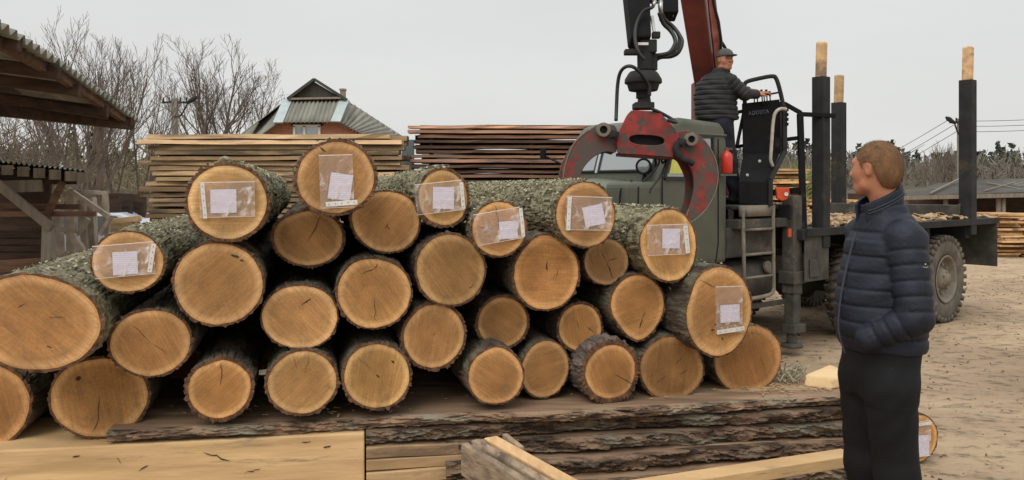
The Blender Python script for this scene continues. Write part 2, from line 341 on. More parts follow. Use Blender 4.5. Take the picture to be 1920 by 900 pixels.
    m2 = ndn(nt, 'ShaderNodeMath', operation='MULTIPLY'); L(m1.outputs[0], m2.inputs[0]); L(f4.outputs[0], m2.inputs[1])
    vs = ndn(nt, 'ShaderNodeVectorMath', operation='SCALE'); L(rp.outputs[0], vs.inputs[0]); L(m2.outputs[0], vs.inputs['Scale'])
    mu = ndn(nt, 'ShaderNodeVectorMath', operation='MULTIPLY'); L(vs.outputs[0], mu.inputs[0]); L(oi.outputs['Color'], mu.inputs[1])
    # dirty patches and stains
    n5 = ndn(nt, 'ShaderNodeTexNoise', Scale=14, Detail=8, Roughness=.75); L(ad.outputs[0], n5.inputs['Vector'])
    f5 = ndn(nt, 'ShaderNodeMapRange'); L(n5.outputs['Fac'], f5.inputs['Value']); f5.inputs['From Min'].default_value = .565; f5.inputs['From Max'].default_value = .72; f5.inputs['To Max'].default_value = .8
    md = ndn(nt, 'ShaderNodeMix', data_type='RGBA'); L(f5.outputs[0], md.inputs[0]); L(mu.outputs[0], md.inputs[6]); md.inputs[7].default_value = (.2, .12, .065, 1)
    L(md.outputs[2], b.inputs['Base Color']); b.inputs['Roughness'].default_value = .75; b.inputs['Specular IOR Level'].default_value = .2
    bp = ndn(nt, 'ShaderNodeBump', Strength=.25, Distance=.004); L(n2.outputs['Fac'], bp.inputs['Height']); L(bp.outputs[0], b.inputs['Normal'])
    return m
M['face'] = face_mat()
M['innerbark'] = mat('inner_bark', (.19, .095, .05), (.07, .04, .026), rough=.95, scale=30, bump=.8, bdist=.01, bscale=60)
def brick_mat():
    m, nt, b = newmat('red_brick'); L = nt.links.new
    tc = ndn(nt, 'ShaderNodeTexCoord'); mp = ndn(nt, 'ShaderNodeMapping'); mp.inputs['Rotation'].default_value = (R(90), 0, 0); L(tc.outputs['Object'], mp.inputs[0])
    br = ndn(nt, 'ShaderNodeTexBrick', Scale=4.0); br.inputs['Color1'].default_value = (.36, .10, .045, 1); br.inputs['Color2'].default_value = (.48, .17, .08, 1)
    br.inputs['Mortar'].default_value = (.3, .25, .2, 1); br.inputs['Mortar Size'].default_value = .03
    L(mp.outputs[0], br.inputs['Vector']); L(br.outputs['Color'], b.inputs['Base Color']); b.inputs['Roughness'].default_value = .9
    return m
M['brick'] = brick_mat(); M['shedroof'] = mat('dark_roofing_felt', (.082, .075, .064), (.045, .042, .037), (.12, .11, .095), rough=.9, scale=1.5, bump=.3, thr3=.6)
def ground_mat():
    m, nt, b = newmat('sandy_yard'); L = nt.links.new
    tc = ndn(nt, 'ShaderNodeTexCoord')
    n1 = ndn(nt, 'ShaderNodeTexNoise', Scale=.45, Detail=8, Roughness=.6); L(tc.outputs['Object'], n1.inputs['Vector'])
    mp = ndn(nt, 'ShaderNodeMapping'); mp.inputs['Rotation'].default_value = (0, 0, R(25)); mp.inputs['Scale'].default_value = (1.7, 2.4, 1); L(tc.outputs['Object'], mp.inputs[0])
    n2 = ndn(nt, 'ShaderNodeTexNoise', Scale=3.2, Detail=12, Roughness=.72); L(mp.outputs[0], n2.inputs['Vector'])
    r1 = ndn(nt, 'ShaderNodeValToRGB'); r1.color_ramp.elements[0].position = .35; r1.color_ramp.elements[1].position = .65
    r1.color_ramp.elements[0].color = (.32, .235, .155, 1); r1.color_ramp.elements[1].color = (.51, .375, .245, 1); L(n1.outputs['Fac'], r1.inputs[0])
    r2 = ndn(nt, 'ShaderNodeMapRange'); r2.inputs['From Min'].default_value = .36; r2.inputs['From Max'].default_value = .5; r2.inputs['To Min'].default_value = .42; r2.inputs['To Max'].default_value = 1.02
    L(n2.outputs['Fac'], r2.inputs['Value'])
    vs = ndn(nt, 'ShaderNodeVectorMath', operation='SCALE'); L(r1.outputs[0], vs.inputs[0]); L(r2.outputs[0], vs.inputs['Scale'])
    L(vs.outputs[0], b.inputs['Base Color']); b.inputs['Roughness'].default_value = .95; b.inputs['Specular IOR Level'].default_value = .1
    bp = ndn(nt, 'ShaderNodeBump', Strength=.9, Distance=.05); L(n2.outputs['Fac'], bp.inputs['Height']); L(bp.outputs[0], b.inputs['Normal'])
    return m
M['ground'] = ground_mat()

# ------------------------------------------------------------------ ground
def sstep(t): t = min(max(t, 0), 1); return t * t * (3 - 2 * t)
GZ = -.22
def gz(x, y): return GZ * sstep((y - 4.6) / 3.2)
def build_ground():
    xs = sorted(set([-900, -400, -200, -100, -60, -40, -25] + [i * .25 for i in range(-60, 81)] + [30, 45, 70, 120, 250, 500, 900]))
    ys = sorted(set([-60, -20, -8, -3] + [i * .25 for i in range(0, 90)] + [24, 28, 35, 45, 60, 80, 120, 200, 400, 900, 1500]))
    v = []; f = []
    for y in ys:
        for x in xs:
            z = gz(x, y)
            if 0 < y < 23 and abs(x) < 21: z += .012 * noise.noise(Vector((x * 1.3, y * 1.3, 0))) + .008 * noise.noise(Vector((x * 5, y * 5, 3)))
            v.append((x, y, z))
    n = len(xs)
    for j in range(len(ys) - 1):
        for i in range(n - 1): f.append((j * n + i, j * n + i + 1, (j + 1) * n + i + 1, (j + 1) * n + i))
    m = MB(); m.v = v; m.f = f
    o = m.build('ground', M['ground'], smooth=True); o['kind'] = 'structure'
build_ground()

# ------------------------------------------------------------------ distant woods, trees
def grow(m, p, d, L, r, lev, rnd, ang, nmin, up=.12):
    segs = 5 if lev > 1 else 3; pts = [p]; rad = [r]; dd = d.copy()
    for i in range(segs):
        dd = (dd + Vector((rnd.gauss(0, .09), rnd.gauss(0, .09), rnd.gauss(0, .05) + up))).normalized()
        pts.append(pts[-1] + dd * L / segs); rad.append(max(r * (1 - .75 * (i + 1) / segs), nmin * .7))
    m.tube(pts, rad, 5 if r > .03 else 3, False)
    if lev <= 0: return
    n = (0, 4, 5, 6, 8)[lev]; ph = rnd.uniform(0, 6.28)
    for k in range(n):
        t = .22 + .76 * (k + rnd.uniform(.2, .8)) / n; i = min(int(t * segs), segs - 1); q = pts[i].lerp(pts[i + 1], t * segs - i)
        ax_ = (pts[i + 1] - pts[i]).normalized(); u = ax_.orthogonal().normalized(); v = ax_.cross(u); ph += 2.4 + rnd.gauss(0, .4)
        sd = u * math.cos(ph) + v * math.sin(ph); A = R(rnd.gauss(ang, 7)); nd = ax_ * math.cos(A) + sd * math.sin(A)
        grow(m, q, nd, L * rnd.uniform(.5, .72) * (1.12 - .6 * t), max(r * (1 - .6 * t) * .55, nmin), lev - 1, rnd, ang, nmin, up)

def tree(px, d, toppy, label, seed, stems=1, depth=4, spread=.6, name='bare_tree', r=.12, lean=0, up=.12, group='bare trees beyond the yard', nmin=.0065, wide=1.0, fork=.3):
    rnd = random.Random(seed); x = (px - HX) / F * d
    ztop = H + (HY - toppy) / F * d; hgt = ztop - GZ
    t = thing(name, label, 'tree', (x, d, GZ - .1), 0, group)
    tr = MB(); cr = MB(); lev = min(depth, 4) - 1
    for s in range(stems):
        a = 6.28 * s / stems + rnd.uniform(-.3, .3); ln = rnd.uniform(.12, .32) if stems > 1 else .02
        dr = Vector((math.cos(a) * ln + lean, math.sin(a) * ln, 1)).normalized()
        L = hgt * fork; p = Vector((math.cos(a) * .15 * (stems > 1), math.sin(a) * .15 * (stems > 1), 0)); pts = [p]; rad = [r]
        for i in range(4):
            dr = (dr + Vector((rnd.gauss(0, .04), rnd.gauss(0, .04), .03))).normalized(); pts.append(pts[-1] + dr * L / 4); rad.append(r * (1 - .25 * (i + 1) / 4))
        tr.tube(pts, rad, 8)
        n = 6 if stems == 1 else 4; ph = rnd.uniform(0, 6.28)
        for k in range(n):
            ph += 2.4; A = R(8) if k == 0 else R(rnd.uniform(22, 42) * spread / .6)
            nd = (dr * math.cos(A) + Vector((math.cos(ph), math.sin(ph), 0)) * math.sin(A)).normalized()
            q = pts[-1] if k < 3 else pts[-1 - (k % 2)]
            grow(cr, q, nd, hgt * rnd.uniform(.5, .66), r * .62, lev, rnd, 36 * spread / .6, nmin, up)
    zz = sorted(v[2] for v in cr.v); k = hgt / zz[int(len(zz) * .995)]
    for m in (tr, cr): m.v = [(a * wide, b * wide, c * k) for a, b, c in m.v]
    tr.build('trunk', M['twig'], t, smooth=True); cr.build('crown', M['twig'], t)
    return t

tree(150, 19, 34, 'large bare tree with many upright shoots directly behind the near corrugated roof', 3, stems=3, spread=.45, r=.10, wide=.85)
tree(235, 21, 92, 'bare spreading tree just right of the near roof corner', 8, stems=2, spread=.55, r=.09, wide=.55)
tree(40, 17, 160, 'low bare tree seen between the two shed roofs', 5, stems=2, spread=.7, r=.07)
tree(402, 45, 70, 'tall bare tree standing left of the brick house behind the pale lumber', 21, stems=1, spread=.5, r=.2, fork=.36, wide=.95, nmin=.012)
tree(455, 47, 118, 'smaller bare tree leaning toward the brick house gable', 31, stems=2, spread=.6, r=.15, wide=.9, nmin=.012)
tree(1772, 55, 262, 'tall thin bare tree in front of the pines left of the concrete pole', 12, stems=3, depth=3, spread=.5, r=.1, nmin=.02, wide=.6)
tree(1745, 60, 285, 'small bare tree near the foreground man head', 14, stems=2, depth=3, spread=.5, r=.08, nmin=.02, wide=.6)

def woods(name, x0, x1, y0, y1, h0, h1, n, matl, seed, wd=.05, clump=0, needles=False, cat='woods', label=''):
    rnd = random.Random(seed); m = MB()
    for i in range(n):
        y = rnd.uniform(y0, y1); t = rnd.random(); X = (x0 + (x1 - x0) * t - HX) / F * y
        h = rnd.uniform(h0, h1) * (1 + .25 * noise.noise(Vector((X * .25, seed, 0))))
        if not needles:
            p = Vector((X, y, GZ)); tip = p + Vector((rnd.gauss(0, h * .10), rnd.gauss(0, h * .1), h))
            m.tube([p, p.lerp(tip, .5) + Vector((rnd.gauss(0, .2), 0, 0)), tip], [wd, wd * .7, wd * .15], 3, False)
            for k in range(7):
                q = p.lerp(tip, rnd.uniform(.15, .9)); e2 = q + Vector((rnd.gauss(0, h * .16), rnd.gauss(0, h * .1), rnd.uniform(.05, .25) * h))
                m.tube([q, e2], [wd * .6, wd * .12], 3, False)
        else:
            p = Vector((X, y, GZ)); m.tube([p, p + Vector((0, 0, h * .9))], [wd * 2, wd], 4, False)
            for k in range(60):
                tt = rnd.uniform(.3, 1); rr = h * .17 * (1.1 - tt) + .35
                a = rnd.uniform(0, 6.28); q = p + Vector((math.cos(a) * rr * rnd.random(), math.sin(a) * rr * rnd.random(), h * tt))
                s = rnd.uniform(.25, .6); n1 = Vector((rnd.gauss(0, 1), rnd.gauss(0, 1), rnd.gauss(0, .6))).normalized(); u = n1.orthogonal().normalized() * s; v = n1.cross(u).normalized() * s * .6
                m.add([q - u, q + v, q + u, q - v], [(0, 1, 2, 3)])
    o = m.build(name, matl); tag(o, label, cat, kind='stuff'); return o
woods('thicket', -150, 330, 26, 44, 2.0, 4.2, 460, M['thicket'], 4, .045, label='brownish tangled bare thicket behind the left sheds', cat='thicket')
woods('undergrowth', -150, 300, 20, 30, 1.2, 2.6, 420, M['thicket'], 5, .035, label='low olive brown undergrowth beneath the left trees', cat='thicket')
woods('bare_wood', 1380, 1990, 60, 95, 3.0, 5.2, 900, M['twig_far'], 6, .10, label='greyish bare wood beyond the low shed at right', cat='woods')
woods('pine_wood', 1350, 2100, 110, 150, 5.2, 8.0, 260, M['pine'], 9, .08, needles=True, label='dark pine tree line on the right horizon', cat='woods')
woods('far_pines', -200, 600, 90, 110, 5.0, 8.0, 110, M['pine'], 19, .08, needles=True, label='dark pines far behind the left bare trees', cat='woods')
woods('scrub', 1452, 1515, 30, 34, 2.3, 2.9, 150, M['grass'], 17, .05, label='yellow green scrub behind the middle lumber stack', cat='bushes')

# hill bank behind the trees (left) reads as ground rising
def bank():
    m = MB(); n = 40
    for i in range(n):
        for j, (y, z) in enumerate(((44, GZ), (60, 2.0), (90, 3.2), (140, 3.4))):
            x = -70 + i * 140 / (n - 1)
            m.v.append((x, y, GZ + (z - GZ) * (.75 + .3 * noise.noise(Vector((x * .08, y * .05, 1))))))
    for i in range(n - 1):
        for j in range(3): a = i * 4 + j; m.f.append((a, a + 4, a + 5, a + 1))
    o = m.build('hill', mat('brown_hillside', (.12, .10, .065), (.07, .06, .04), rough=1, scale=.5, bump=0), smooth=True); o['kind'] = 'structure'
bank()

# ------------------------------------------------------------------ house
def house():
    D0 = 35.0
    t = thing('brick_house', 'red brick house with mossy corrugated roof and small gablet, behind the pale lumber stack', 'house', (P(590, 350, D0).x, D0, GZ))
    q = lambda px, py, dy=0: P(px, py, D0 + dy)
    wall = MB(); base = q(490, 252).z
    wall.prism([q(478, 262), q(517, 229), q(633, 228), q(690, 262), Vector((q(690, 262).x, D0, GZ)), Vector((q(478, 262).x, D0, GZ))], (0, 9, 0))
    wall.build('wall', M['brick'], t, local=False)
    # corrugated plane helper
    def corr(poly, name, n=26, amp=.05, ml=M['roofgreen']):
        a, b, c, d = poly       # a-b top edge, d-c bottom edge
        m = MB(); S = n * 4
        nrm = (b - a).cross(d - a).normalized()
        for j in range(5):
            for i in range(S + 1):
                u = i / S; pt = a.lerp(b, u).lerp(d.lerp(c, u), j / 4); m.v.append(tuple(pt + nrm * amp * math.sin(2 * math.pi * n * u)))
        for j in range(4):
            for i in range(S): k = j * (S + 1) + i; m.f.append((k, k + 1, k + S + 2, k + S + 1))
        o = m.build(name, ml, t, smooth=True, local=False); s_ = o.modifiers.new('s', 'SOLIDIFY'); s_.thickness = .03
    corr([q(540, 186, 1.2), q(645, 185, 1.2), q(636, 229, -.5), q(520, 230, -.5)], 'roof', 14)
    corr([q(590, 150, 1.2), q(540, 186, 1.2), q(440, 262, -.4), q(590, 150, 10)], 'roof', 1, 0)
    corr([q(540, 186, 1.3), q(523, 230, -.45), q(478, 263, -.5), q(438, 263, 4)], 'roof', 10)
    corr([q(645, 186, 1.3), q(770, 268, 4), q(700, 263, -.5), q(633, 229, -.45)], 'roof', 12)
    corr([q(590, 151, 1.2), q(648, 187, 1.2), q(775, 268, 6), q(590, 151, 10)], 'roof', 1, 0)
    g = MB(); g.prism([q(545, 185, 1.0), q(590, 154, 1.0), q(641, 184, 1.0)], (0, .2, 0)); g.build('gable', M['shedroof'], t, local=False)
    f = MB()
    for a, b in (((540, 186), (590, 149)), ((590, 149), (650, 187))): f.beam(q(*a, .9), q(*b, .9), .3, .12)
    f.build('barge_board', M['shedroof'], t, local=False)
    f = MB(); f.beam(q(541, 186, .95), q(641, 184, .95), .35, .08); f.build('sill_trim', M['grey_wood'], t, local=False)
    for a, b in (((539, 188, 1.0), (521, 230, -.6)), ((646, 187, 1.0), (629, 228, -.6))):
        f = MB(); f.beam(q(*a), q(*b), .42, .05, up=(0, -1, .6)); f.build('ridge_flashing', M['flashing'], t, local=False)
    c = MB(); cc = q(643, 176, 4); c.box(cc - Vector((0, 0, .4)), (.24, .24, 1.3)); c.box(cc + Vector((0, 0, .2)), (.3, .3, .08)); c.build('chimney', M['grey_wood'], t, local=False)
    wn = MB()
    for px in (552, 571, 599): wn.beam(q(px, 236, -.08), q(px, 272, -.08), .1, .1, up=(0, 1, 0))
    wn.beam(q(550, 236, -.08), q(601, 236, -.08), .1, .1); wn.beam(q(550, 272, -.08), q(601, 272, -.08), .1, .1)
    wo = wn.build('window', M['white'], t, local=False)
    gl = MB(); gl.box(q(576, 254, -.03), (1.12, .04, .85)); gl.build('pane', M['glass'], wo)
    ln = MB(); ln.beam(q(546, 232, -.06), q(606, 232, -.06), .12, .14); ln.build('lintel', M['dark_wood'], t, local=False)
house()

# ------------------------------------------------------------------ poles and wires
def pole(px, d, toppy, label, w=.2, lamp=None, cross=True, name='utility_pole'):
    x = P(px, 0, d).x; zt = P(px, toppy, d).z
    t = thing(name, label, 'pole', (x, d, GZ))
    m = MB(); m.beam((x, d, GZ), (x, d, zt), w, w * .8, up=(0, 1, 0)); m.build('post', M['concrete'], t, local=False, bevel=.02)
    if cross:
        m = MB(); m.beam((x - .45, d, zt - .15), (x + .45, d, zt - .15), .07, .07)
        for k in (-.4, -.2, .2, .4): m.tube([(x + k, d, zt - .12), (x + k, d, zt + .02)], .03, 6)
        m.build('crossarm', M['steel'], t, local=False)
    if lamp:
        m = MB(); lx, lz = lamp
        m.tube(catmull([(x, d - .1, zt - abs(lz) - .4), (x + lx * .5, d - .2, zt - abs(lz) - .38), (x + lx, d - .3, zt - abs(lz))], 5), .03, 6)
        m.build('lamp_arm', M['steel'], t, local=False)
        m = MB(); c = Vector((x + lx * 1.05, d - .32, zt - abs(lz) + .05)); dr = Vector((math.copysign(.8, lx), 0, .55)).normalized()
        m.tube([c - dr * .05, c + dr * .05, c + dr * .28, c + dr * .4], [.03, .07, .09, .03], 10); m.build('lamp_head', M['steel'], t, smooth=True, local=False)
    return Vector((x, d, zt))
pole(328, 28, 184, 'short concrete pole with a street lamp behind the pale lumber stack, left of the house', .2, (.55, .25))
w1 = pole(1803, 30, 222, 'concrete pole with a street lamp half hidden by the rear truck stake', .26, (-.42, .25))
w2 = pole(1527, 62, 270, 'distant slender pole with a lamp, between the guard rail and front truck stake', .22, (-.6, .3))
pole(1515, 95, 276, 'farthest thin pole just left of the slender lamp pole', .2, None)
for k, (a, b) in enumerate((((w1 + Vector((-.4, 0, 0))), P(1500, 355, 75)), ((w1 + Vector((-.3, 0, -.25))), P(1500, 370, 75)), ((w1 + Vector((-.2, 0, -.5))), P(1500, 385, 75)), ((w1 + Vector((.3, 0, -.1))), P(2050, 216, 27)),
                            ((w1 + Vector((.3, 0, -.3))), P(2050, 226, 27)), ((w1 + Vector((.3, 0, -.5))), P(2050, 236, 27)))):
    pts = [a.lerp(b, i / 12) - Vector((0, 0, .5 * (1 - (2 * i / 12 - 1) ** 2) * (1 if k < 3 else .1))) for i in range(13)]
    o = MB().tube(pts, .011, 4).build('power_line', M['rubber'])
    tag(o, '%s of the three thin power lines running %s from the concrete pole' % (('upper', 'middle', 'lower')[k % 3], 'left' if k < 3 else 'right'), 'wire', 'power lines running %s' % ('left' if k < 3 else 'right'))

# ------------------------------------------------------------------ lumber stacks
def board_mesh(L, wdt, th, seed, wane=.01):
    rnd = random.Random(seed); m = MB(); n = 14
    for i in range(n + 1):
        x = -L / 2 + L * i / n; e1 = wane * noise.noise(Vector((x * 2, seed, 0))); e2 = wane * noise.noise(Vector((x * 2, seed, 5))); bz = wane * .6 * noise.noise(Vector((x * .9, seed, 9)))
        c = min(wane * .8, th * .3)
        m.v += [(x, -wdt / 2 + e1, bz), (x, -wdt / 2 + c + e1 * 1.6, bz + th), (x, wdt / 2 - c - e2, bz + th), (x, wdt / 2 + e2, bz)]
    for i in range(n):
        for k in range(4): a = i * 4 + k; b = i * 4 + (k + 1) % 4; m.f.append((a, b, b + 4, a + 4))
    m.f.append((0, 1, 2, 3)); e = n * 4; m.f.append((e + 3, e + 2, e + 1, e))
    me = bpy.data.meshes.new('board'); me.from_pydata(m.v, [], m.f); me.update(); return me
ORD = 'top second third fourth fifth sixth seventh eighth ninth tenth eleventh twelfth thirteenth fourteenth fifteenth sixteenth seventeenth eighteenth nineteenth twentieth'.split()
def ordn(i):
    if i < 20: return ORD[i]
    return ('twenty-', 'thirty-', 'forty-', 'fifty-')[(i - 20) // 10] + ('first', 'second', 'third', 'fourth', 'fifth', 'sixth', 'seventh', 'eighth', 'ninth', 'tenth')[i % 10]
def lumber(x0, x1, d, ztop, zbot, th, gap, matl, label, seed, wdt=.28, deep=2, jit=.1, group=None, tint=None, name='stacked_board', slabs=0.0, kind='pale'):
    rnd = random.Random(seed); L = x1 - x0; cx = (x0 + x1) / 2
    meshes = [board_mesh(L, wdt, th, seed * 10 + k, .035) for k in range(6)]
    for me in meshes: me.materials.append(matl)
    z = ztop - th; i = 0
    while z > zbot:
        for j in range(deep):
            o = bpy.data.objects.new(name, meshes[rnd.randrange(6)]); COL.objects.link(o)
            o.location = Vector((cx + rnd.uniform(-jit, jit), d + wdt / 2 + j * (wdt + .02) + rnd.uniform(-.02, .02) + rnd.uniform(0, slabs), z))
            o.rotation_euler = (rnd.uniform(-.03, .03), rnd.uniform(-.003, .003), rnd.uniform(-.006, .006) + (math.pi if rnd.random() < .5 else 0))
            o.scale = (rnd.uniform(.93, 1.01), 1, rnd.uniform(.85, 1.1))
            if j: o.scale.z = (th + gap) / th * .97
            g = tint(i, rnd) * (.5 if j else 1); o.color = (g, g * rnd.uniform(.94, 1.0), g * rnd.uniform(.88, 1.0), 1)  # rear boards tinted darker, shade of the gaps put into their colour
            tag(o, '%s %s board in the %s layer of the %s' % (('front', 'middle', 'rear')[j], kind, ordn(i), label), 'board', 'boards of the ' + group)
        for q, sx in enumerate((-.42, -.02, .4)):
            s = MB().box((cx + sx * L, d + wdt * deep / 2 + .1, z - gap / 2), (.05, wdt * deep, gap - .002)).build('stacking_stick', M['brown_wood'])
            tag(s, '%s spacer stick under the %s layer of the %s' % (('left', 'middle', 'right')[q], ordn(i), group), 'stick', 'spacer sticks of the ' + group)
        z -= th + gap; i += 1
    for k, sx in enumerate((-.4, .0, .4)):
        s = MB().box((cx + sx * L, d + wdt * deep / 2, (GZ + z + th + gap) / 2), (.15, wdt * deep, max(.05, z + th + gap - GZ))).build('bearer_block', M['dark_wood'])
        tag(s, '%s dark bearer block under the %s' % (('left', 'middle', 'right')[k], group), 'block', 'bearers under the ' + group)
D1 = 12.0
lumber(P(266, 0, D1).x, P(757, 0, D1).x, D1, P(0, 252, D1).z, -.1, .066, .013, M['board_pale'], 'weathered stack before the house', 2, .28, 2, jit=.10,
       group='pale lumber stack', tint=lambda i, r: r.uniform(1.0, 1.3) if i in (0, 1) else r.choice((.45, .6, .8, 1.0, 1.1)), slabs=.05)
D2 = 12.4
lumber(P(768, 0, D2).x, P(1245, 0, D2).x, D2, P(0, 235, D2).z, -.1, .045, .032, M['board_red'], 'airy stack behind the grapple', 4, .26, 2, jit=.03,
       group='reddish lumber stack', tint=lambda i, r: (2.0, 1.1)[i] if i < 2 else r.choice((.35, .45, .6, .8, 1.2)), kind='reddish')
o = MB().beam(P(765, 480, 13.2), P(765, 262, 13.2), .2, .12, up=(0, 1, 0)).build('gate_post', M['bluegrey'], bevel=.01)
tag(o, 'blue grey post in the gap between the two long lumber stacks', 'post')
# stacks at the right
def small_stack(px0, px1, d, topy, boty, th, label, group, seed, matl=M['board_orange'], wdt=.16, rot=0.0, nx=1):
    rnd = random.Random(seed); x0 = P(px0, 0, d).x; x1 = P(px1, 0, d).x; z = GZ + .01; zt = P(0, topy, d).z
    meshes = [board_mesh(1.0, 1.0, th, seed + k, .012) for k in range(4)]
    for me in meshes: me.materials.append(matl)
    row = 0
    while z < zt:
        x = x0; row += 1
        while x < x1 - .05:
            L = min(rnd.uniform(.55, 1.1) if nx > 1 else x1 - x0, x1 - x)
            o = bpy.data.objects.new('stacked_plank', meshes[rnd.randrange(4)]); COL.objects.link(o)
            o.scale = (max(L - .03, .1), rnd.uniform(.7, 1.3) * 1.2, 1); o.location = (x + L / 2, d + .6 + rnd.uniform(-.12, .12), z)
            o.rotation_euler = (rnd.uniform(-.03, .03), rnd.uniform(-.02, .02), rot + rnd.uniform(-.04, .04)); tag(o, label + ', %s row up, %s' % ('bottom' if row == 1 else ordn(row - 1), 'left end' if x - x0 < .3 * (x1 - x0) else ('middle' if x - x0 < .5 * (x1 - x0) else ('right of middle' if x - x0 < .75 * (x1 - x0) else 'right end'))), 'plank', group); x += L
        z += th * rnd.uniform(1.15, 1.5)
small_stack(1868, 2010, 21.5, 403, 478, .05, 'orange plank, low right-edge stack', 'planks stacked at the right edge', 3, nx=3)
small_stack(1452, 1514, 17, 318, 430, .045, 'offcut plank, tall stack behind guard rail', 'planks stacked behind the guard rail', 6, nx=3)
small_stack(1512, 1625, 19, 376, 445, .05, 'plank, low stack beyond front stake', 'planks stacked behind the truck bed', 9, nx=2)

# ------------------------------------------------------------------ low shed at the right
def right_shed():
    d = 24.0; t = thing('low_shed', 'long low open shed with sagging grey roof behind the truck bed at right', 'shed', (P(1830, 0, d).x, d, GZ))
    m = MB(); e = [(1690, 367), (1760, 365), (1830, 363), (1960, 359), (2060, 357)]; r_ = [(1755, 344), (1800, 340), (1850, 337), (1960, 332), (2060, 328)]
    for (a, b) in zip(e, r_): m.v += [tuple(P(a[0], a[1], d)), tuple(P(b[0], b[1], d + 3.5))]
    for (a, b) in zip(e, r_): m.v += [tuple(P(a[0], a[1], d) - Vector((0, 0, .06))), tuple(P(b[0], b[1], d + 3.5) - Vector((0, 0, .06)))]
    n = len(e)
    for i in range(n - 1): m.f += [(2 * i, 2 * i + 2, 2 * i + 3, 2 * i + 1), (2 * n + 2 * i, 2 * n + 2 * i + 1, 2 * n + 2 * i + 3, 2 * n + 2 * i + 2), (2 * i, 2 * n + 2 * i, 2 * n + 2 * i + 2, 2 * i + 2)]
    m.build('roof', M['shedroof'], t, local=False)
    m = MB(); m.beam(P(1692, 371, d - .02), P(2060, 363, d - .02), .1, .12); m.build('fascia_beam', M['grey_wood'], t, local=False)
    for px in (1700, 1773, 1872, 1881, 1960, 2040):
        m = MB(); a = P(px, 372, d + .2); m.tube([a, Vector((a.x, a.y, GZ))], .07, 8); m.build('post', M['grey_wood'], t, local=False)
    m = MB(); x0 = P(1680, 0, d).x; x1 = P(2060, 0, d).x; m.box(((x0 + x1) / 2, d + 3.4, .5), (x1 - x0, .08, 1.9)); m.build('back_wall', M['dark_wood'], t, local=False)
    for a, b in (((1745, 366), (1800, 338)), ((1845, 362), (1905, 345)), ((1850, 346), (1920, 360)), ((1900, 350), (1960, 336))):
        m = MB(); tt = lambda q: d + 3.5 * (364 - q[1]) / 28; pa = P(a[0], a[1], max(d, tt(a))) + Vector((0, 0, .06)); pb = P(b[0], b[1], max(d, tt(b))) + Vector((0, 0, .06)); m.beam(pa, pb, .06, .04); m.build('roof_batten', M['grey_wood'], t, local=False)
right_shed()

# ------------------------------------------------------------------ near roof top left and shed at the left
def wavy_sheet(t, p0, p1, back, n, amp, name='corrugated_sheet', ml=M['asbestos'], th=.008, rows=6):
    """corrugated sheet whose ends form the edge p0-p1 and whose corrugations run along back"""
    m = MB(); S = n * 6; p0 = Vector(p0); p1 = Vector(p1); back = Vector(back)
    nr = (p1 - p0).cross(back).normalized(); nr = nr if nr.z > 0 else -nr
    for j in range(rows + 1):
        for i in range(S + 1):
            u = i / S; pt = p0.lerp(p1, u) + back * j / rows; sag = -.04 * math.sin(math.pi * u)
            m.v.append(tuple(pt + nr * amp * math.sin(2 * math.pi * n * u) + Vector((0, 0, sag * 0))))
    for j in range(rows):
        for i in range(S): k = j * (S + 1) + i; m.f.append((k, k + 1, k + S + 2, k + S + 1))
    o = m.build(name, ml, t, smooth=True, local=False); s_ = o.modifiers.new('s', 'SOLIDIFY'); s_.thickness = th; return o
def near_roof():
    a = P(-60, 5, 6.4); b = P(262, 226, 10.6)
    t = thing('corrugated_lean_to', 'dark timber roof with corrugated sheet edge jutting in at the top left', 'roof', (-6.4, 8, 0))
    mid = P(130, 128, 8.4)
    wavy_sheet(t, a, mid, (-3.6, -.3, .9), 13, .038); wavy_sheet(t, mid, b, (-3.6, -.3, .9), 17, .036)
    for (px, py, d, dz) in ((38, 84, 7.35, .02), (112, 138, 8.15, .02), (150, 170, 8.75, .02), (203, 210, 9.6, .02), (247, 228, 10.35, .02)):
        p = P(px, py, d); m = MB(); m.beam(p, p + Vector((-3.4, -.4, .42)), .09, .13)
        m.build('rafter', M['dark_wood'], t, local=False, bevel=.006)
    m = MB(); m.beam(P(247, 234, 10.4), P(-80, 187, 8.3) + Vector((-.6, 0, 0)), .12, .13); m.build('tie_beam', M['dark_wood'], t, local=False, bevel=.006)
    m = MB(); m.beam(P(203, 216, 9.65), P(-80, 155, 8.6) + Vector((-.6, 0, 0)), .1, .1); m.build('tie_beam', M['dark_wood'], t, local=False, bevel=.006)
    m = MB(); m.beam(a + Vector((-.25, 0, -.06)), mid + Vector((-.12, 0, -.07)), .07, .09); m.beam(mid + Vector((-.12, 0, -.07)), b + Vector((-.1, 0, -.06)), .07, .09); m.build('eave_purlin', M['brown_wood'], t, local=False)
    m = MB(); m.beam(a + Vector((-1.5, 0, .25)), b + Vector((-1.5, 0, .33)), 1.9, .025); m.build('roof_deck', M['dark_wood'], t, local=False)
    for (x, y) in ((-7.9, 6.6), (-8.6, 10.2)):
        m = MB(); m.beam((x, y, GZ - .1), (x, y, 3.5), .16, .16, up=(0, 1, 0)); m.build('post', M['grey_wood'], t, local=False)
    m = MB(); m.beam((-7.9, 6.6, 3.4), (-8.6, 10.2, 3.2), .14, .16); m.build('wall_plate', M['dark_wood'], t, local=False)
near_roof()

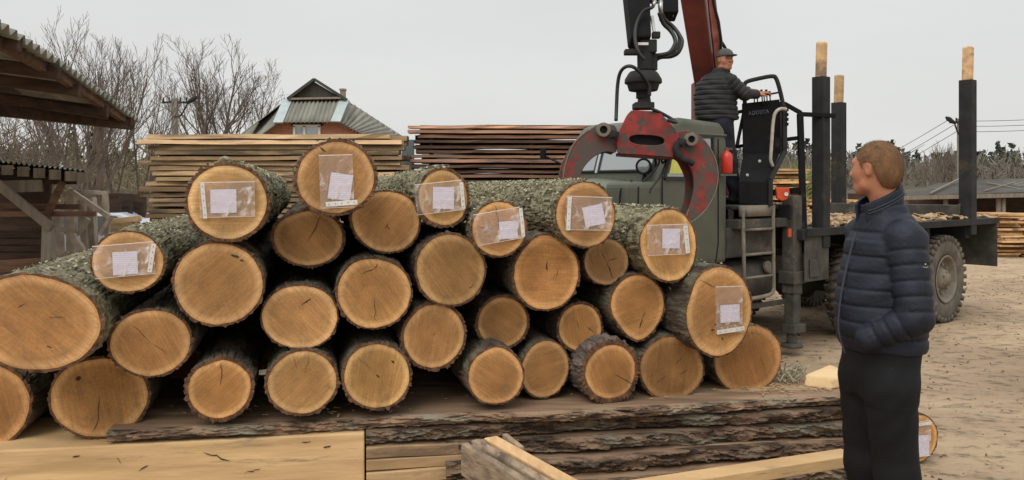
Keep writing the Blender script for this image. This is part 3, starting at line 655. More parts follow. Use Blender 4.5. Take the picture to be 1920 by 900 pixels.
def left_shed():
    d = 10.5; t = thing('open_shed', 'open timber shed with corrugated eave and dark interior at the left edge', 'shed', (P(20, 0, d).x, d, GZ))
    wavy_sheet(t, P(-90, 291, d), P(163, 320, d + .3), (-2.15, 3.5, .02), 26, .02)
    for i, px in enumerate((-60, -15, 14, 44, 74, 104, 134, 156)):
        p = P(px, 309 + (px + 15) * .095, d + .05); m = MB(); m.beam(p + Vector((0, 0, -.05)), p + Vector((-2.1, 3.2, -.05)), .13, .13); m.build('rafter', M['grey_wood'], t, local=False)
    m = MB(); m.beam(P(-90, 336, d + .2), P(140, 336, d + .3), .12, .14); m.build('eave_beam', M['dark_wood'], t, local=False)
    m = MB(); m.beam(P(-60, 352, d + .1), P(80, 348, d + .2), .05, .16); m.build('fascia_board', M['grey_wood'], t, local=False)
    p = P(90, 430, d); m = MB(); m.tube([P(92, 425, d), Vector((P(88, 0, d).x, d, GZ))], [.085, .1], 12); m.build('post', M['grey_wood'], t, local=False, smooth=True)
    m = MB(); m.beam(P(-60, 300, d - .1), P(98, 428, d - .08), .07, .11); m.build('brace', M['grey_wood'], t, local=False, bevel=.006)
    m = MB(); m.beam(P(78, 425, d + .1), P(118, 340, d + .2), .06, .09); m.build('brace', M['brown_wood'], t, local=False)
    for (y0, y1, x1, ml, dd) in ((384, 388, 150, 'brown_wood', .3), (401, 401, 178, 'brown_wood', .2)):
        m = MB(); m.beam(P(-90, y0, d + dd), P(x1, y1, d + dd), .06, .07); m.build('rail', M[ml], t, local=False)
    m = MB(); a = P(-90, 340, d + 3.0); b = P(95, 340, d + 3.0)
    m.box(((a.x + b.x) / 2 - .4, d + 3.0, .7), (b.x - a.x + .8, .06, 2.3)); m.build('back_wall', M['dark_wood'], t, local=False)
    for k in range(5):
        m = MB(); m.beam(P(-80, 440 + k * 13, d + 1.2), P(76, 440 + k * 13, d + 1.25), .04, .12); m.build('stored_plank', M['dark_wood' if k < 4 else 'brown_wood'], t, local=False)
    m = MB(); m.beam(P(-80, 503, d + .2), P(76, 495, d + .25), .06, .16); m.build('bottom_board', M['brown_wood'], t, local=False)
left_shed()
def frame_rack():
    d = 12.5; t = thing('timber_rack', 'weathered grey timber frame with crossed braces between the shed and the log pile', 'rack', (P(170, 0, d).x, d, GZ))
    def b(p, q, w=.07, dd=0, ml='rack_wood'):
        m = MB(); m.beam(P(*p, d + dd), P(*q, d + dd), w, w, up=(0, 1, 0)); m.build('timber', M[ml], t, local=False)
    b((135, 358), (135, 520), .12); b((197, 360), (207, 520), .07); b((130, 358), (200, 362), .06, .1)
    b((136, 360), (207, 408), .07, -.1); b((173, 362), (146, 386), .05, .1); b((207, 408), (188, 440), .06, -.1); b((166, 410), (146, 440), .06); b((135, 440), (160, 478), .09, -.2)
    b((128, 472), (110, 492), .06, -.3); b((155, 385), (165, 520), .1, .3); b((170, 370), (176, 500), .12, .4); b((108, 395), (112, 500), .12, .3); b((178, 372), (180, 470), .05, 1)
    b((100, 432), (142, 428), .08, .1); b((115, 300 + 55), (145, 345 + 40), .05, .2)
    for i, (x0, y0, x1, y1) in enumerate(((214, 415, 258, 410), (214, 425, 256, 421))):
        o = MB().beam(P(x0, y0, d + .5), P(x1, y1, d + .5), .3, .09).build('short_beam', M['board_pale'], bevel=.006)
        tag(o, ('upper' if i == 0 else 'lower') + ' pale short beam lying beside the timber frame left of the lumber', 'beam')
    for i, (px, h) in enumerate(((214, 380), (226, 395), (238, 390), (250, 402))):
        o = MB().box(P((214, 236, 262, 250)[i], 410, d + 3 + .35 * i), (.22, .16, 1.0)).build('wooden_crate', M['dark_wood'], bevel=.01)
        tag(o, ('leftmost', 'second', 'third', 'rightmost')[i] + ' upright dark crate in the shade behind the short beams', 'crate', 'crates behind the short beams')
frame_rack()
def car():
    d = 16.0; t = thing('parked_car', 'white car glimpsed through the timber frame at left', 'car', (P(160, 0, d).x, d, GZ), R(8))
    m = MB(); pr = [(-2.1, .35), (-2.15, .75), (-1.9, .95), (-1.15, 1.02), (-.6, 1.38), (.9, 1.4), (1.6, 1.0), (2.1, .92), (2.15, .5), (2.1, .32)]
    m.prism([(x, -.8, z) for x, z in pr], (0, 1.6, 0)); m.build('body', M['carpaint'], t, bevel=.08, seg=3)
    m = MB(); m.prism([(-1.0, -.81, 1.02), (-.55, -.81, 1.33), (.85, -.81, 1.34), (1.35, -.81, 1.02)], (0, -.01, 0)); m.build('side_window', M['glass'], t)
    for x in (-1.3, 1.35):
        for y in (-.8, .62): m = MB(); m.lathe((x, y, .32), (0, 1, 0), [(0, .02), (0, .3), (.03, .32), (.17, .32), (.2, .3), (.2, .02)], 20); w_ = m.build('wheel', M['rubber'], t, smooth=True)
car()

# ------------------------------------------------------------------ slab stack under the logs
SD = Vector((.986, .166, 0)).normalized(); SN = Vector((-SD.y, SD.x, 0))   # along the front, and away from camera
def S0(s, off, z): return Vector((-1.24, 3.507 - .004, 0)) + SD * s + SN * off + Vector((0, 0, z))
def fb(v, oct=4): return noise.fractal(v, 1.0, 2.0, oct)
def slab(s0, s1, z, th, off, depth, label, seed, name='bark_slab', topmat='slabtop', edge='bark_edge', rough=.03, group=None, tilt=0):
    """live-edged slab: sawn top and bottom, rough bark along the front edge"""
    L = s1 - s0; n = int(L * 90) + 4; K = 10
    m = MB(); e = MB()
    for i in range(n + 1):
        s = s0 + L * i / n
        wob = .05 * noise.noise(Vector((s * .9, seed, 0))) + .015 * noise.noise(Vector((s * 4, seed, 2)))
        zz = z + tilt * (s - s0) + .008 * noise.noise(Vector((s * 1.5, seed, 7)))
        t_ = th * (1 + .15 * noise.noise(Vector((s * 1.2, seed, 4))))
        m.v += [tuple(S0(s, off + wob + .012, zz)), tuple(S0(s, off + depth, zz)), tuple(S0(s, off + depth, zz - t_)), tuple(S0(s, off + wob + .03, zz - t_ + .002))]
        for k in range(K + 1):
            u = k / K; rr = rough * (1.1 - 1.5 * min(abs(fb(Vector((s * 6, u * 2.6 + seed, seed * 3.1)))) * 1.6, .6)) + rough * .5 * abs(fb(Vector((s * 26, u * 6, seed))))
            bulge = math.sin(math.pi * min(max(u, .0), 1)) * .014
            e.v.append(tuple(S0(s, off + wob + .012 + .018 * u - bulge - (rr if 0 < k < K else 0), zz - t_ * u + (.001 if k == 0 else 0))))
    for i in range(n):
        a = i * 4; m.f += [(a, a + 4, a + 5, a + 1), (a + 1, a + 5, a + 6, a + 2), (a + 2, a + 6, a + 7, a + 3), (a + 3, a + 7, a + 4, a)]
        for k in range(K): a = i * (K + 1) + k; e.f.append((a, a + 1, a + K + 2, a + K + 1))
    m.f += [(0, 1, 2, 3), (n * 4 + 3, n * 4 + 2, n * 4 + 1, n * 4)]
    t = thing(name, label, 'slab', S0((s0 + s1) / 2, off, z - th), 0, group)
    m.build('board', M[topmat], t, local=False); e.build('bark_edge', M[edge], t, local=False)
    return t
slab(-.50, 3.0, .635, .055, 0, .95, 'longest top slab with bark edge, carrying the bottom row of logs', 1, rough=.022)
slab(.59, 3.05, .576, .066, .03, .8, 'bark-edged slab directly under the top slab, right of the big pale cant', 2, rough=.03)
slab(.95, 3.0, .506, .075, .02, .8, 'thick bark slab, second below the top slab on the right', 3, rough=.035)
slab(.95, 3.1, .428, .08, -.03, .8, 'bark slab in the lower middle of the right pile, behind the pale batten', 4, rough=.035)
slab(1.0, 3.1, .345, .075, -.12, .9, 'wide bark slab the pale batten rests on', 5, rough=.035)
slab(.9, 3.1, .268, .08, -.16, .9, 'low bark slab near the bottom of the right pile', 6, rough=.03)
slab(.6, 3.1, .186, .09, -.18, .9, 'lowest bark slab of the right pile', 7, rough=.03)
for k, (y, z) in enumerate(((0, .094), )):
    o = MB().box(S0(1.8, .3, .045), (2.4, .7, .09), math.atan2(SD.y, SD.x)).build('ground_bearer', M['dark_wood']); tag(o, 'dark bearer on the ground under the right slab pile', 'bearer')
def cant(s0, s1, z0, z1, off, depth, label, name='squared_timber', ml='sawn_cant', bev=.008):
    m = MB(); c = S0((s0 + s1) / 2, off + depth / 2, (z0 + z1) / 2); m.box(c, (s1 - s0, depth, z1 - z0), math.atan2(SD.y, SD.x))
    o = m.build(name, M[ml], bevel=bev); return tag(o, label, 'timber')
cant(-2.6, .584, .21, .574, .0, .5, 'big pale squared timber with smooth sawn face at the lower left')
def cant_marks():
    m = MB(); rnd = random.Random(8); c_ = [x for x in bpy.data.objects if x.name == 'squared_timber'][0]
    for (s0_, z0_, l, an, w_) in ((-.05, .50, .12, -22, .004), (-.35, .47, .05, 30, .003), (.42, .52, .035, 5, .004), (-.9, .44, .05, 65, .004), (.33, .545, .04, 0, .003), (-1.3, .50, .05, -5, .0025), (-.62, .535, .03, 10, .004), (.1, .43, .07, 8, .0025), (-.45, .51, .035, -60, .003)):
        n = 7; o = len(m.v)
        for q in range(n):
            f = q / (n - 1) - .5; wz = w_ * math.sin(math.pi * (q + .5) / n) * rnd.uniform(.6, 1.2); p = S0(s0_ + math.cos(R(an)) * l * f, -.0035, z0_ + math.sin(R(an)) * l * f + rnd.gauss(0, .002))
            m.v += [tuple(p + Vector((0, 0, wz))), tuple(p - Vector((0, 0, wz)))]
        for q in range(n - 1): m.f.append((o + 2 * q, o + 2 * q + 1, o + 2 * q + 3, o + 2 * q + 2))
        m.build('surface_crack', M['crack'], c_); m = MB()
cant_marks()
cant(-2.6, .56, .0, .205, -.01, .5, 'lower squared timber under the big pale one at the lower left')
cant(-2.6, .4, .0, .56, .53, .45, 'second row of squared timber behind the big pale one', ml='slabtop')
# shorter light boards showing sawn faces between cant and crate
for k, (z1, th, s1, lb) in enumerate(((.503, .052, 1.3, 'uppermost short light board right of the big pale cant'), (.446, .05, 1.25, 'second short light board right of the big pale cant'),
                                      (.391, .058, 1.3, 'third short light board right of the big pale cant'), (.328, .055, 1.2, 'fourth short light board right of the big pale cant'), (.268, .06, 1.25, 'fifth short light board, low right of the big pale cant'))):
    m = MB(); n = 20
    for i in range(n + 1):
        s = .592 + (s1 - .60) * i / n; w_ = .012 * noise.noise(Vector((s * 3, k, 0))); z_ = .006 * noise.noise(Vector((s * 2.5, k, 5)))
        m.v += [tuple(S0(s, .0 + w_, z1 + z_)), tuple(S0(s, .33, z1 + z_)), tuple(S0(s, .33, z1 - th)), tuple(S0(s, .01 + w_, z1 - th + z_))]
    for i in range(n):
        for q in range(4): a = i * 4 + q; b = i * 4 + (q + 1) % 4; m.f.append((a, b, b + 4, a + 4))
    m.f += [(0, 3, 2, 1), (n * 4, n * 4 + 1, n * 4 + 2, n * 4 + 3)]
    o = m.build('short_board', M['board_pale'], bevel=.003); g = (1.25, 1.0, 1.35, .95, 1.2)[k]; o.color = (g, g * .98, g * .94, 1); tag(o, lb, 'board')
# ------------------------------------------------------------------ logs
AX = R(14)
def face_d(px): return 3.759 / (1 - .25 * (px - HX) / F)
LOGS = {}
def bump_f(th, bumps):
    r = 1.0
    for (a, amp, wd) in bumps:
        d = (th - R(a) + math.pi) % (2 * math.pi) - math.pi
        r += amp * math.exp(-(d / R(wd)) ** 2)
    return r
def oak_log(i, px, py, rx, ry, label, dd=0.0, L=2.2, ax=0.0, bumps=(), tone=(1, 1, 1), bark='bark', ff=.93, cracks=(), spots=(), rough=.016, lichen=0, rot=0, D=None, groundz=None, pith=(0, 0), tilt=0):
    rnd = random.Random(100 + i); d = D if D else face_d(px) + dd
    if i != 33: L = 3.5 if px < 960 else (2.6 if px < 1200 else 2.3)
    c = P(px, py, d); a = AX + R(ax); rxm = rx / F * d; rym = ry / F * d
    t = thing('oak_log', label, 'log', c, a, None); t['group'] = 'stacked oak logs'
    harm = [(k, rnd.uniform(-1, 1) * .026 / (k - 1), rnd.uniform(0, 6.28)) for k in (2, 3, 4, 5, 6)]
    NA = 132
    def Rr(th):
        x = math.cos(th - R(rot)); z = math.sin(th - R(rot))
        r = 1 / math.sqrt((x / rxm) ** 2 + (z / rym) ** 2)
        for (k, am, ph) in harm: r *= 1 + am * math.cos(k * th + ph)
        return r * bump_f(th, bumps)
    ys = [0.0] + [.006, .018, .035, .055] + [.055 + (L - .055) * (k / 44) ** 1.15 for k in range(1, 45)]
    m = MB(); sd = i * 7.3; ff = 1 - (1 - ff) * .8; rough = rough * .8; prof = [Rr(2 * math.pi * k / NA) for k in range(NA)]
    inner = [prof[k] * (ff + .016 * noise.noise(Vector((math.cos(2 * math.pi * k / NA) * 5, math.sin(2 * math.pi * k / NA) * 5, sd)))) for k in range(NA)]
    for k in range(NA):
        th = 2 * math.pi * k / NA; m.v.append((inner[k] * math.cos(th), 0, inner[k] * math.sin(th)))
    for j, y in enumerate(ys):
        tp = 1 - .035 * y / L
        for k in range(NA):
            th = 2 * math.pi * k / NA; cx = math.cos(th); sx = math.sin(th); r0 = prof[k]
            q = Vector((cx * r0 * 40, y * 9, sx * r0 * 40 + sd))
            f1 = abs(noise.noise(q)) ; f2 = abs(noise.noise(q * 2.3 + Vector((9, 3, 1)))); lo_ = noise.noise(Vector((cx * 1.5, y * 1.6, sx * 1.5 + sd)))
            md_ = .35 + 1.5 * abs(noise.noise(Vector((cx * 3.1, y * 3, sx * 3.1 + sd * 1.7)))); dr = rough * md_ * (-1.6 * (.42 - min(f1 * 1.4, .42)) + .9 * f2 + .2) + .022 * lo_ * min(y * 3, 1)
            r = (r0 + dr) * tp
            yy = y + (.010 * noise.noise(Vector((cx * 14, sx * 14, sd))) if j == 0 else 0)
            m.v.append((r * cx, yy + .002 if j == 0 else yy, r * sx))
    rows = len(ys) + 1
    for j in range(rows - 1):
        for k in range(NA):
            k2 = (k + 1) % NA; m.f.append((j * NA + k, j * NA + k2, (j + 1) * NA + k2, (j + 1) * NA + k))
    m.f.append(tuple((rows - 1) * NA + k for k in range(NA)))
    bo = m.build('bark', M[bark], t); bo.data.materials.append(M['innerbark'])
    for p_ in bo.data.polygons[:NA]: p_.material_index = 1
    # the sawn end
    f = MB(); RN = 14; rnv = []
    px_, pz_ = pith[0] * rxm, pith[1] * rym
    f.v.append((px_, 0, pz_)); rnv.append(0)
    for j in range(1, RN + 1):
        u = j / RN
        for k in range(NA):
            th = 2 * math.pi * k / NA; X = inner[k] * math.cos(th); Z = inner[k] * math.sin(th)
            f.v.append((px_ + (X - px_) * u, .0004 * noise.noise(Vector((X * u * 40, Z * u * 40, sd))) if j < RN else 0, pz_ + (Z - pz_) * u)); rnv.append(u)
    for k in range(NA): f.f.append((0, 1 + k, 1 + (k + 1) % NA))
    for j in range(RN - 1):
        for k in range(NA):
            k2 = (k + 1) % NA; o = 1 + j * NA; f.f.append((o + k, o + NA + k, o + NA + k2, o + k2))
    fo = f.build('sawn_end', M['face'], t); at = fo.data.attributes.new('rn', 'FLOAT', 'POINT'); at.data.foreach_set('value', rnv)
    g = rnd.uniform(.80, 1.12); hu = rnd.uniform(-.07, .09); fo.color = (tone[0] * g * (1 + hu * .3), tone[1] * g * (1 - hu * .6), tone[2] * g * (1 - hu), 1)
    a2 = fo.data.attributes.new('th', 'FLOAT', 'POINT'); a2.data.foreach_set('value', [0.0] + [2 * math.pi * k / NA for j in range(RN) for k in range(NA)])
    # cracks: irregular thin dark gashes, (angle, r0, r1, width)
    def gash(pts, w0):
        cr = MB(); n = len(pts); o = 0
        for q, (x, z) in enumerate(pts):
            x2, z2 = pts[min(q + 1, n - 1)]; x1, z1 = pts[max(q - 1, 0)]; tx, tz = x2 - x1, z2 - z1; l = math.hypot(tx, tz) or 1
            w_ = w0 * math.sin(math.pi * (q + .35) / (n + .0)) * .5 * rnd.uniform(.7, 1.3)
            cr.v += [(x - tz / l * w_, -.0016, z + tx / l * w_), (x + tz / l * w_, -.0016, z - tx / l * w_)]
        for q in range(n - 1): cr.f.append((o + 2 * q, o + 2 * q + 1, o + 2 * q + 3, o + 2 * q + 2))
        cr.build('drying_crack', M['crack'], fo)
    for (an, r0, r1, w0) in cracks:
        pts = []; n = 12; wa = 0
        for q in range(n):
            u = r0 + (r1 - r0) * q / (n - 1); wa += rnd.gauss(0, .03)
            th = R(an) + wa; pts.append((px_ + (math.cos(th) * rxm * .9 * u), pz_ + (math.sin(th) * rym * .9 * u)))
        gash(pts, w0)
    for (u, v, w0, l, an) in spots:
        n = 6; pts = [(u * rxm + math.cos(R(an)) * l * (q / n - .5) + rnd.gauss(0, .0012), v * rym + math.sin(R(an)) * l * (q / n - .5) + rnd.gauss(0, .0012)) for q in range(n + 1)]
        gash(pts, w0)
    if lichen:
        lm = MB()
        for q in range(lichen):
            th = R(rnd.gauss(95, 42)); y = .02 + L * .9 * rnd.random() ** 1.1; r0 = Rr(th) * (1 - .035 * y / L) + rough * .55
            if noise.noise(Vector((math.cos(th) * 9, y * 13, i * 3.3))) < .02: continue
            s = rnd.uniform(.004, .011); n_ = Vector((math.cos(th), 0, math.sin(th))); c_ = n_ * (r0 + .003); c_.y = y
            nn = (n_ + Vector((rnd.gauss(0, .5), rnd.gauss(0, .5), rnd.gauss(0, .5)))).normalized(); u = nn.orthogonal().normalized(); v = nn.cross(u)
            an = rnd.uniform(0, 6.28); u, v = u * math.cos(an) + v * math.sin(an), v * math.cos(an) - u * math.sin(an)
            lm.add([c_ - u * s, c_ - v * s * .7, c_ + u * s + nn * s * .5, c_ + v * s * .8], [(0, 1, 2, 3)])
        lm.build('lichen_flakes', M['lichen'], t, kind='stuff')
    LOGS[i] = (c, a, d, (rxm, rym), L)
    return t
W = (1.0, 1.0, 1.0)
oak_log(1, 66, 605, 118, 92, 'largest log at the far left, wide slanting oval face and mossy bark', dd=-.12, L=2.1, rot=-14, lichen=1500, bark='bark_lichen', spots=((-.2, .35, .004, .03, 30), (.2, -.5, .004, .02, -30), (.3, .1, .002, .05, 0)))
oak_log(2, 240, 491, 64, 60, 'smaller tagged log on top of the far left one, bag reaching past its left edge', dd=-.02, lichen=900, bark='bark_lichen')
oak_log(3, 427, 379, 78, 73, 'upper left tagged log with lichen bark and a bark knob on top', dd=-.06, lichen=1900, bark='bark_lichen', ff=.9, rough=.02)
oak_log(4, 630, 333, 75, 73, 'topmost log of the whole pile, upright bag hanging on its face', dd=-.30, L=1.9, ff=.9, rough=.02, bark='bark_lichen', spots=((-.32, .72, .006, .03, -40),), lichen=300)
oak_log(5, 410, 532, 83, 79, 'large plain log directly below the tagged log with the bark knob', dd=-.04, ff=.94, spots=((.35, .65, .01, .035, -20), (.5, .55, .008, .02, -10)), bark='bark')
oak_log(6, 580, 447, 66, 55, 'log under the topmost one with one long curved crack', dd=.14, ff=.9, rough=.018, bumps=((150, .06, 30),), tone=(.78, .74, .7), bark='bark', cracks=((70, -.15, .95, .004),))
oak_log(7, 725, 415, 64, 60, 'plain pale log right of and below the topmost log', dd=.10, bumps=((160, .04, 25), (-45, .04, 30)), lichen=900, bark='bark_lichen', spots=((.0, -.15, .004, .03, 60), (.05, -.2, .003, .02, -40)))
oak_log(8, 831, 371, 51, 56, 'tagged log in the top row between the topmost log and the leaning bag log', dd=.02, ff=.88, rough=.02, lichen=700, bark='bark_lichen', tone=(1.02, .98, .9))
oak_log(9, 936, 429, 54, 54, 'small tagged log with cross-shaped cracks, bag tilted over its left side', dd=-.08, ff=.92, L=2.0, tone=(1, .98, .92), cracks=((92, 0, .95, .0035), (182, 0, .95, .003), (5, 0, .5, .002), (268, 0, .3, .002)), lichen=900, bark='bark_lichen')
oak_log(10, 1098, 402, 62, 61, 'tagged log with thick grey lichen bark, in front of the windscreen', dd=-.12, L=2.0, ax=2, ff=.94, lichen=4200, bark='bark_lichen', bumps=((-70, .03, 30),), rough=.02)
oak_log(11, 1255, 460, 58, 70, 'upper right tagged log with greenish bark below the grapple tip', dd=-.06, L=1.9, ax=1, ff=.94, lichen=2600, bark='bark_lichen', bumps=((170, .05, 35),), tone=(1.03, 1, .92))
oak_log(12, 1137, 491, 45, 44, 'small grey weathered log with star cracks under the lichen log', dd=.10, ff=.95, tone=(.62, .66, .72), cracks=((-68, 0, .92, .005), (28, .02, .6, .0035), (118, 0, .7, .003)), rough=.012)
oak_log(13, 845, 506, 69, 68, 'dark-hearted round log with fine rings in the middle of the pile', ff=.93, tone=(.86, .84, .8), pith=(.08, 0), spots=((.55, -.5, .005, .008, 0), (.6, -.45, .004, .006, 40)))
oak_log(14, 1025, 513, 67, 70, 'large bright log with a peaked top, below the cross-cracked log', dd=.02, ff=.93, bumps=((100, .07, 22),), tone=(1.06, 1.0, .92), spots=((.0, .2, .006, .05, 90), (.3, .0, .004, .03, 80)))
oak_log(15, 1196, 573, 56, 61, 'drop-shaped log pointing downward, left of the big right tagged log', dd=.05, ff=.92, bumps=((-88, .12, 20), (-40, -.04, 20), (-140, -.04, 20)), tone=(1.05, .97, .88), spots=((.1, -.55, .006, .05, 70), (.2, -.3, .003, .04, 60)))
oak_log(16, 1348, 583, 70, 84, 'big right tagged log with knots and a marked strip under its note', dd=-.16, L=2.1, ax=0, ff=.95, bumps=((150, -.05, 20), (-90, .03, 25)), tone=(.98, .98, .95), rough=.02, spots=((-.1, -.3, .012, .014, 70), (.1, -.62, .008, .015, -70), (-.2, -.42, .008, .02, 10), (-.35, .62, .003, .09, -25), (.6, .0, .002, .05, -20)), lichen=350)
oak_log(17, 1403, 673, 72, 64, 'rightmost bottom log, ringed face half hidden behind the big tagged log', dd=.10, L=2.0, ff=.96, tone=(.93, .88, .82), pith=(.05, .0), spots=((.1, .75, .005, .006, 0), (-.05, .8, .005, .006, 30), (.3, .7, .004, .005, 0), (.0, .68, .004, .005, 0)))
oak_log(18, 702, 550, 71, 68, 'bright plain log at the centre with a small squiggle crack at top left', dd=-.02, ff=.93, tone=(1.06, 1.02, .95), bumps=((120, .04, 20),), spots=((-.15, .62, .003, .07, 20), (.05, .75, .004, .02, 60)), cracks=((-88, .1, .95, .0025),))
oak_log(19, 563, 594, 71, 62, 'broad oval log with faint horizontal saw lines, left of the squiggle-cracked log', dd=.02, ff=.94, tone=(.97, .93, .93), spots=((.15, .45, .006, .05, 35),))
oak_log(20, 283, 643, 74, 65, 'log right of the far left giant, faint crossing cracks', dd=.02, ff=.92, tone=(.95, .92, .88), cracks=((125, 0, .8, .0018), (-40, 0, .6, .0015)))
oak_log(21, 1088, 614, 45, 49, 'smallest middle-row log with a dark diagonal split', dd=.14, ff=.88, tone=(.96, .94, .85), spots=((.45, -.1, .004, .05, -40), (-.1, .1, .002, .06, -70)))
oak_log(22, 943, 604, 52, 51, 'smallish log with red inner bark, centre of the third row up', dd=.14, ff=.88, tone=(.96, .89, .83))
oak_log(23, 814, 630, 63, 63, 'middle-row log with brown fringed bark, left of the red-barked one', dd=.03, ff=.89, rough=.02, tone=(1.02, .95, .9), spots=((0, .05, .003, .012, 80),))
oak_log(24, 1145, 697, 60, 58, 'bottom log with thick grey ridged bark around a small orange face', dd=-.02, ff=.80, rough=.034, bark='bark_thick', tone=(1.03, .92, .82), cracks=((-35, .0, 1.0, .0035),), pith=(.1, -.05))
oak_log(25, 1260, 690, 67, 62, 'bottom log with streaky brown face, left of the rightmost bottom one', dd=.04, ff=.93, tone=(.80, .75, .70), spots=((-.3, -.3, .003, .06, 35), (.2, .2, .003, .05, 40), (.35, -.15, .003, .05, 25)))
oak_log(26, 1022, 692, 48, 55, 'narrow dark-faced bottom log behind the peaked bottom one', dd=.12, ff=.94, rot=-12, tone=(.74, .70, .66))
oak_log(27, 930, 706, 55, 55, 'bottom log with a bright sapwood ring and peaked top, centre right', dd=-.03, ff=.92, bumps=((88, .09, 22),), tone=(1.05, 1.03, 1.0))
oak_log(28, 707, 705, 65, 64, 'bottom log with a small central dark nick, left of centre', dd=.0, ff=.91, rough=.02, tone=(1.05, 1.0, .88), cracks=((130, .2, .9, .0015),), spots=((0.02, .0, .006, .02, -45), (.45, .4, .01, .018, -50), (.35, .85, .004, .012, 80)))
oak_log(29, 567, 717, 67, 63, 'bottom log with darker streaked heart, second left of the nicked one', dd=.0, ff=.90, rough=.02, tone=(.92, .88, .83), cracks=((80, .3, 1, .0015), (110, .4, 1, .0015)))
oak_log(30, 412, 729, 62, 61, 'small-faced bottom log with heavy bark above it and a hooked crack', dd=.02, ff=.86, rough=.02, tone=(1.05, .98, .88), bumps=((110, -.05, 25),), cracks=((80, .1, .95, .003),))
oak_log(31, 187, 745, 88, 77, 'bottom log with a vertical crack and one dark knot, second from left', D=3.50, ff=.93, tone=(1, .96, .88), cracks=((-92, -.05, .95, .004),), spots=((-.42, .48, .02, .022, -30),))
oak_log(32, -30, 762, 80, 84, 'leftmost bottom log, cut by the left photo edge', D=3.46, ff=.93, tone=(.98, .93, .86))
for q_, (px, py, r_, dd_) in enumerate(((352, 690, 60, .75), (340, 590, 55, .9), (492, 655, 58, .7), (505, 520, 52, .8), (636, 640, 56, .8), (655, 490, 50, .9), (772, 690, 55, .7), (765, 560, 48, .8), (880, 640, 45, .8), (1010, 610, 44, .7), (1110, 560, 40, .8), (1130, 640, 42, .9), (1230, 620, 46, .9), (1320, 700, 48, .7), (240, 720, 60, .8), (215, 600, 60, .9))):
    oak_log(40 + q_, px, py, r_ * .66, r_ * .66, 'shade-toned log set back inside the pile, in the gap near ' + ('the vertically cracked log', 'the far left giant', 'the oval saw-lined log', 'the curved-crack log', 'the nicked log', 'the squiggle-cracked log', 'the fringed log foot', 'the dark-hearted log', 'the red-barked log', 'the peaked bright log', 'the star-cracked log', 'the smallest middle log', 'the drop-shaped log', 'the rightmost bottom log', 'the dark-knot log', 'the giant lower side')[q_], dd=dd_ + .75, tone=(.55, .5, .45))  # interior logs, end tone darkened so the pile's gaps read as deep shade
o33 = oak_log(33, 1722, 822, 45, 46, 'tagged log lying alone on the sandy ground behind the man in navy', D=4.86, L=1.6, ax=2, ff=.93, rough=.01, tone=(1, .95, .82)); o33['group'] = 'stacked oak logs'
del o33['group']

# knob of bark on log 3 and small bark bits
c, a, d, rr, L_ = LOGS[3]
m = MB(); pts = [c + Vector((-.02, .03, rr[1] * .97)), c + Vector((-.025, .03, rr[1] * 1.06)), c + Vector((-.03, .035, rr[1] * 1.13))]; m.tube(pts, [.035, .03, .02], 8)
o = m.build('branch_stub', M['bark_lichen'], [x for x in bpy.data.objects if x.name.startswith('oak_log') and x.get('label', '').startswith('upper left tagged')][0], local=False)

